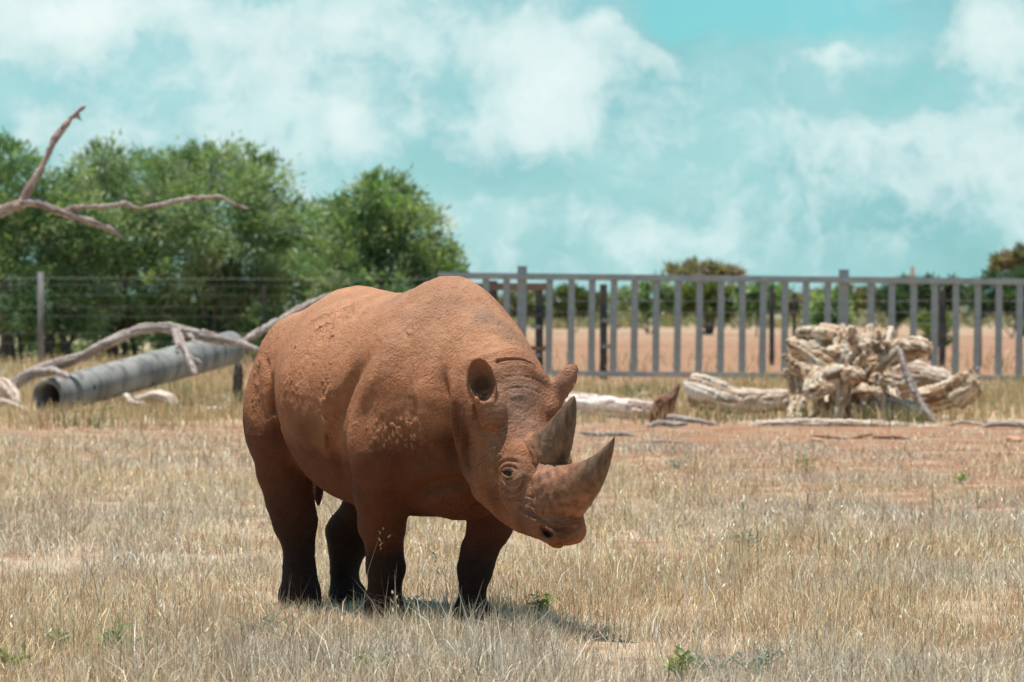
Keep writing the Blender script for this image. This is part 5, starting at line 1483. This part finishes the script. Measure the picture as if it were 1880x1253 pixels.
YELG = [(.26, .33, .09), (.34, .38, .13), (.20, .28, .08)]
DKG = [(.17, .26, .10), (.22, .31, .13)]
weed('blue-green saltbush weed left of the hind feet', 478, 1183, .15, 12, BLUEG, 1, .16)
weed('small blue-green weed low in the foreground below the saltbush weed', 485, 1250, .09, 9, BLUEG, 2, .13)
weed('tiny blue-green weed at the bottom left of the foreground', 315, 1249, .07, 7, BLUEG, 3, .10)
weed('dark green tuft among dry grass at lower left', 203, 1212, .13, 7, DKG, 4, .05, (.07, .012))
weed('second dark green tuft just right of the first', 233, 1216, .08, 5, DKG, 5, .04, (.06, .012))
weed('narrow dark green sprig near the left foreground edge', 104, 1208, .12, 4, DKG, 6, .04, (.06, .012))
weed('yellow-green sprig in the grass right of the front feet', 993, 1135, .13, 7, YELG, 7, .06, (.05, .013))
weed('blue-green weed in the grass between the front feet', 752, 1128, .10, 6, BLUEG, 8, .08)
weed('spreading blue-green weed in the foreground below the front foot', 690, 1238, .11, 12, BLUEG, 9, .18)
weed('blue-green weed at the bottom edge right of centre', 1310, 1252, .12, 12, BLUEG, 10, .15)
weed('taller blue-green weed right of the bottom edge weed', 1385, 1254, .13, 12, BLUEG, 11, .15)
weed('yellow-green sprig at the bottom edge left of the blue-green weeds', 1250, 1252, .11, 7, YELG, 12, .07, (.06, .012))
weed('round grey-green weed in mid-field right of the muzzle', 1372, 1015, .14, 10, BLUEG, 13, .14, (.028, .012))
weed('low green weed on thin soil in the right mid-field', 1478, 862, .13, 8, YELG, 14, .20, (.035, .012))
weed('faint grey-green weed on bare soil behind the horns', 1240, 862, .12, 8, BLUEG, 15, .20, (.035, .012))
weed('small green weed near the right edge of the bare soil', 1762, 888, .12, 8, YELG, 16, .20, (.035, .012))
weed('yellow-green sprig at the bottom edge below the front feet', 680, 1254, .10, 6, YELG, 17, .07, (.06, .012))
weed('pale green weed at the lower left corner', 24, 1246, .10, 7, YELG, 18, .08, (.05, .014))
def stone(label, px, py, r, seed, mat):
    b = gpix(px, py); rs = np.random.RandomState(seed)
    bm = bmesh.new(); bmesh.ops.create_icosphere(bm, subdivisions=3, radius=1.0)
    V = np.array([v.co[:] for v in bm.verts], np.float32)
    d = 1 + (fbm(V, 1.3, 3, seed) - .5) * .9
    for v, k in zip(bm.verts, d): v.co = Vector((v.co.x * r * 1.3 * k, v.co.y * r * k, v.co.z * r * .7 * k))
    me = bpy.data.meshes.new('stone'); bm.to_mesh(me); bm.free()
    o = link_mesh('stone', me, mat); o.location = (b.x, b.y, r * .25); tag(o, label, 'stone', 'stones on the red soil')
STONE = simple_mat('red_stone', (.40, .20, .11), (.56, .34, .21), 9); PALES = simple_mat('pale_stone', (.46, .38, .30), (.62, .54, .45), 9)
stone('orange stone on bare soil near the right edge', 1862, 812, .075, 1, STONE)
stone('small pale stone in straw right of the stump', 1490 + 245, 772, .07, 2, PALES)
stone('pale stone in straw between the left ear and the white log', 1182, 728, .08, 3, PALES)
stone('tiny orange stone on bare soil right of the front horn', 1426, 945, .03, 4, STONE)
stone('orange pebble on the bare strip below the timber pile', 1500, 812, .06, 5, STONE)
print('small', time.time() - T0)
build_rhino(.008)
print('rhino', time.time() - T0)
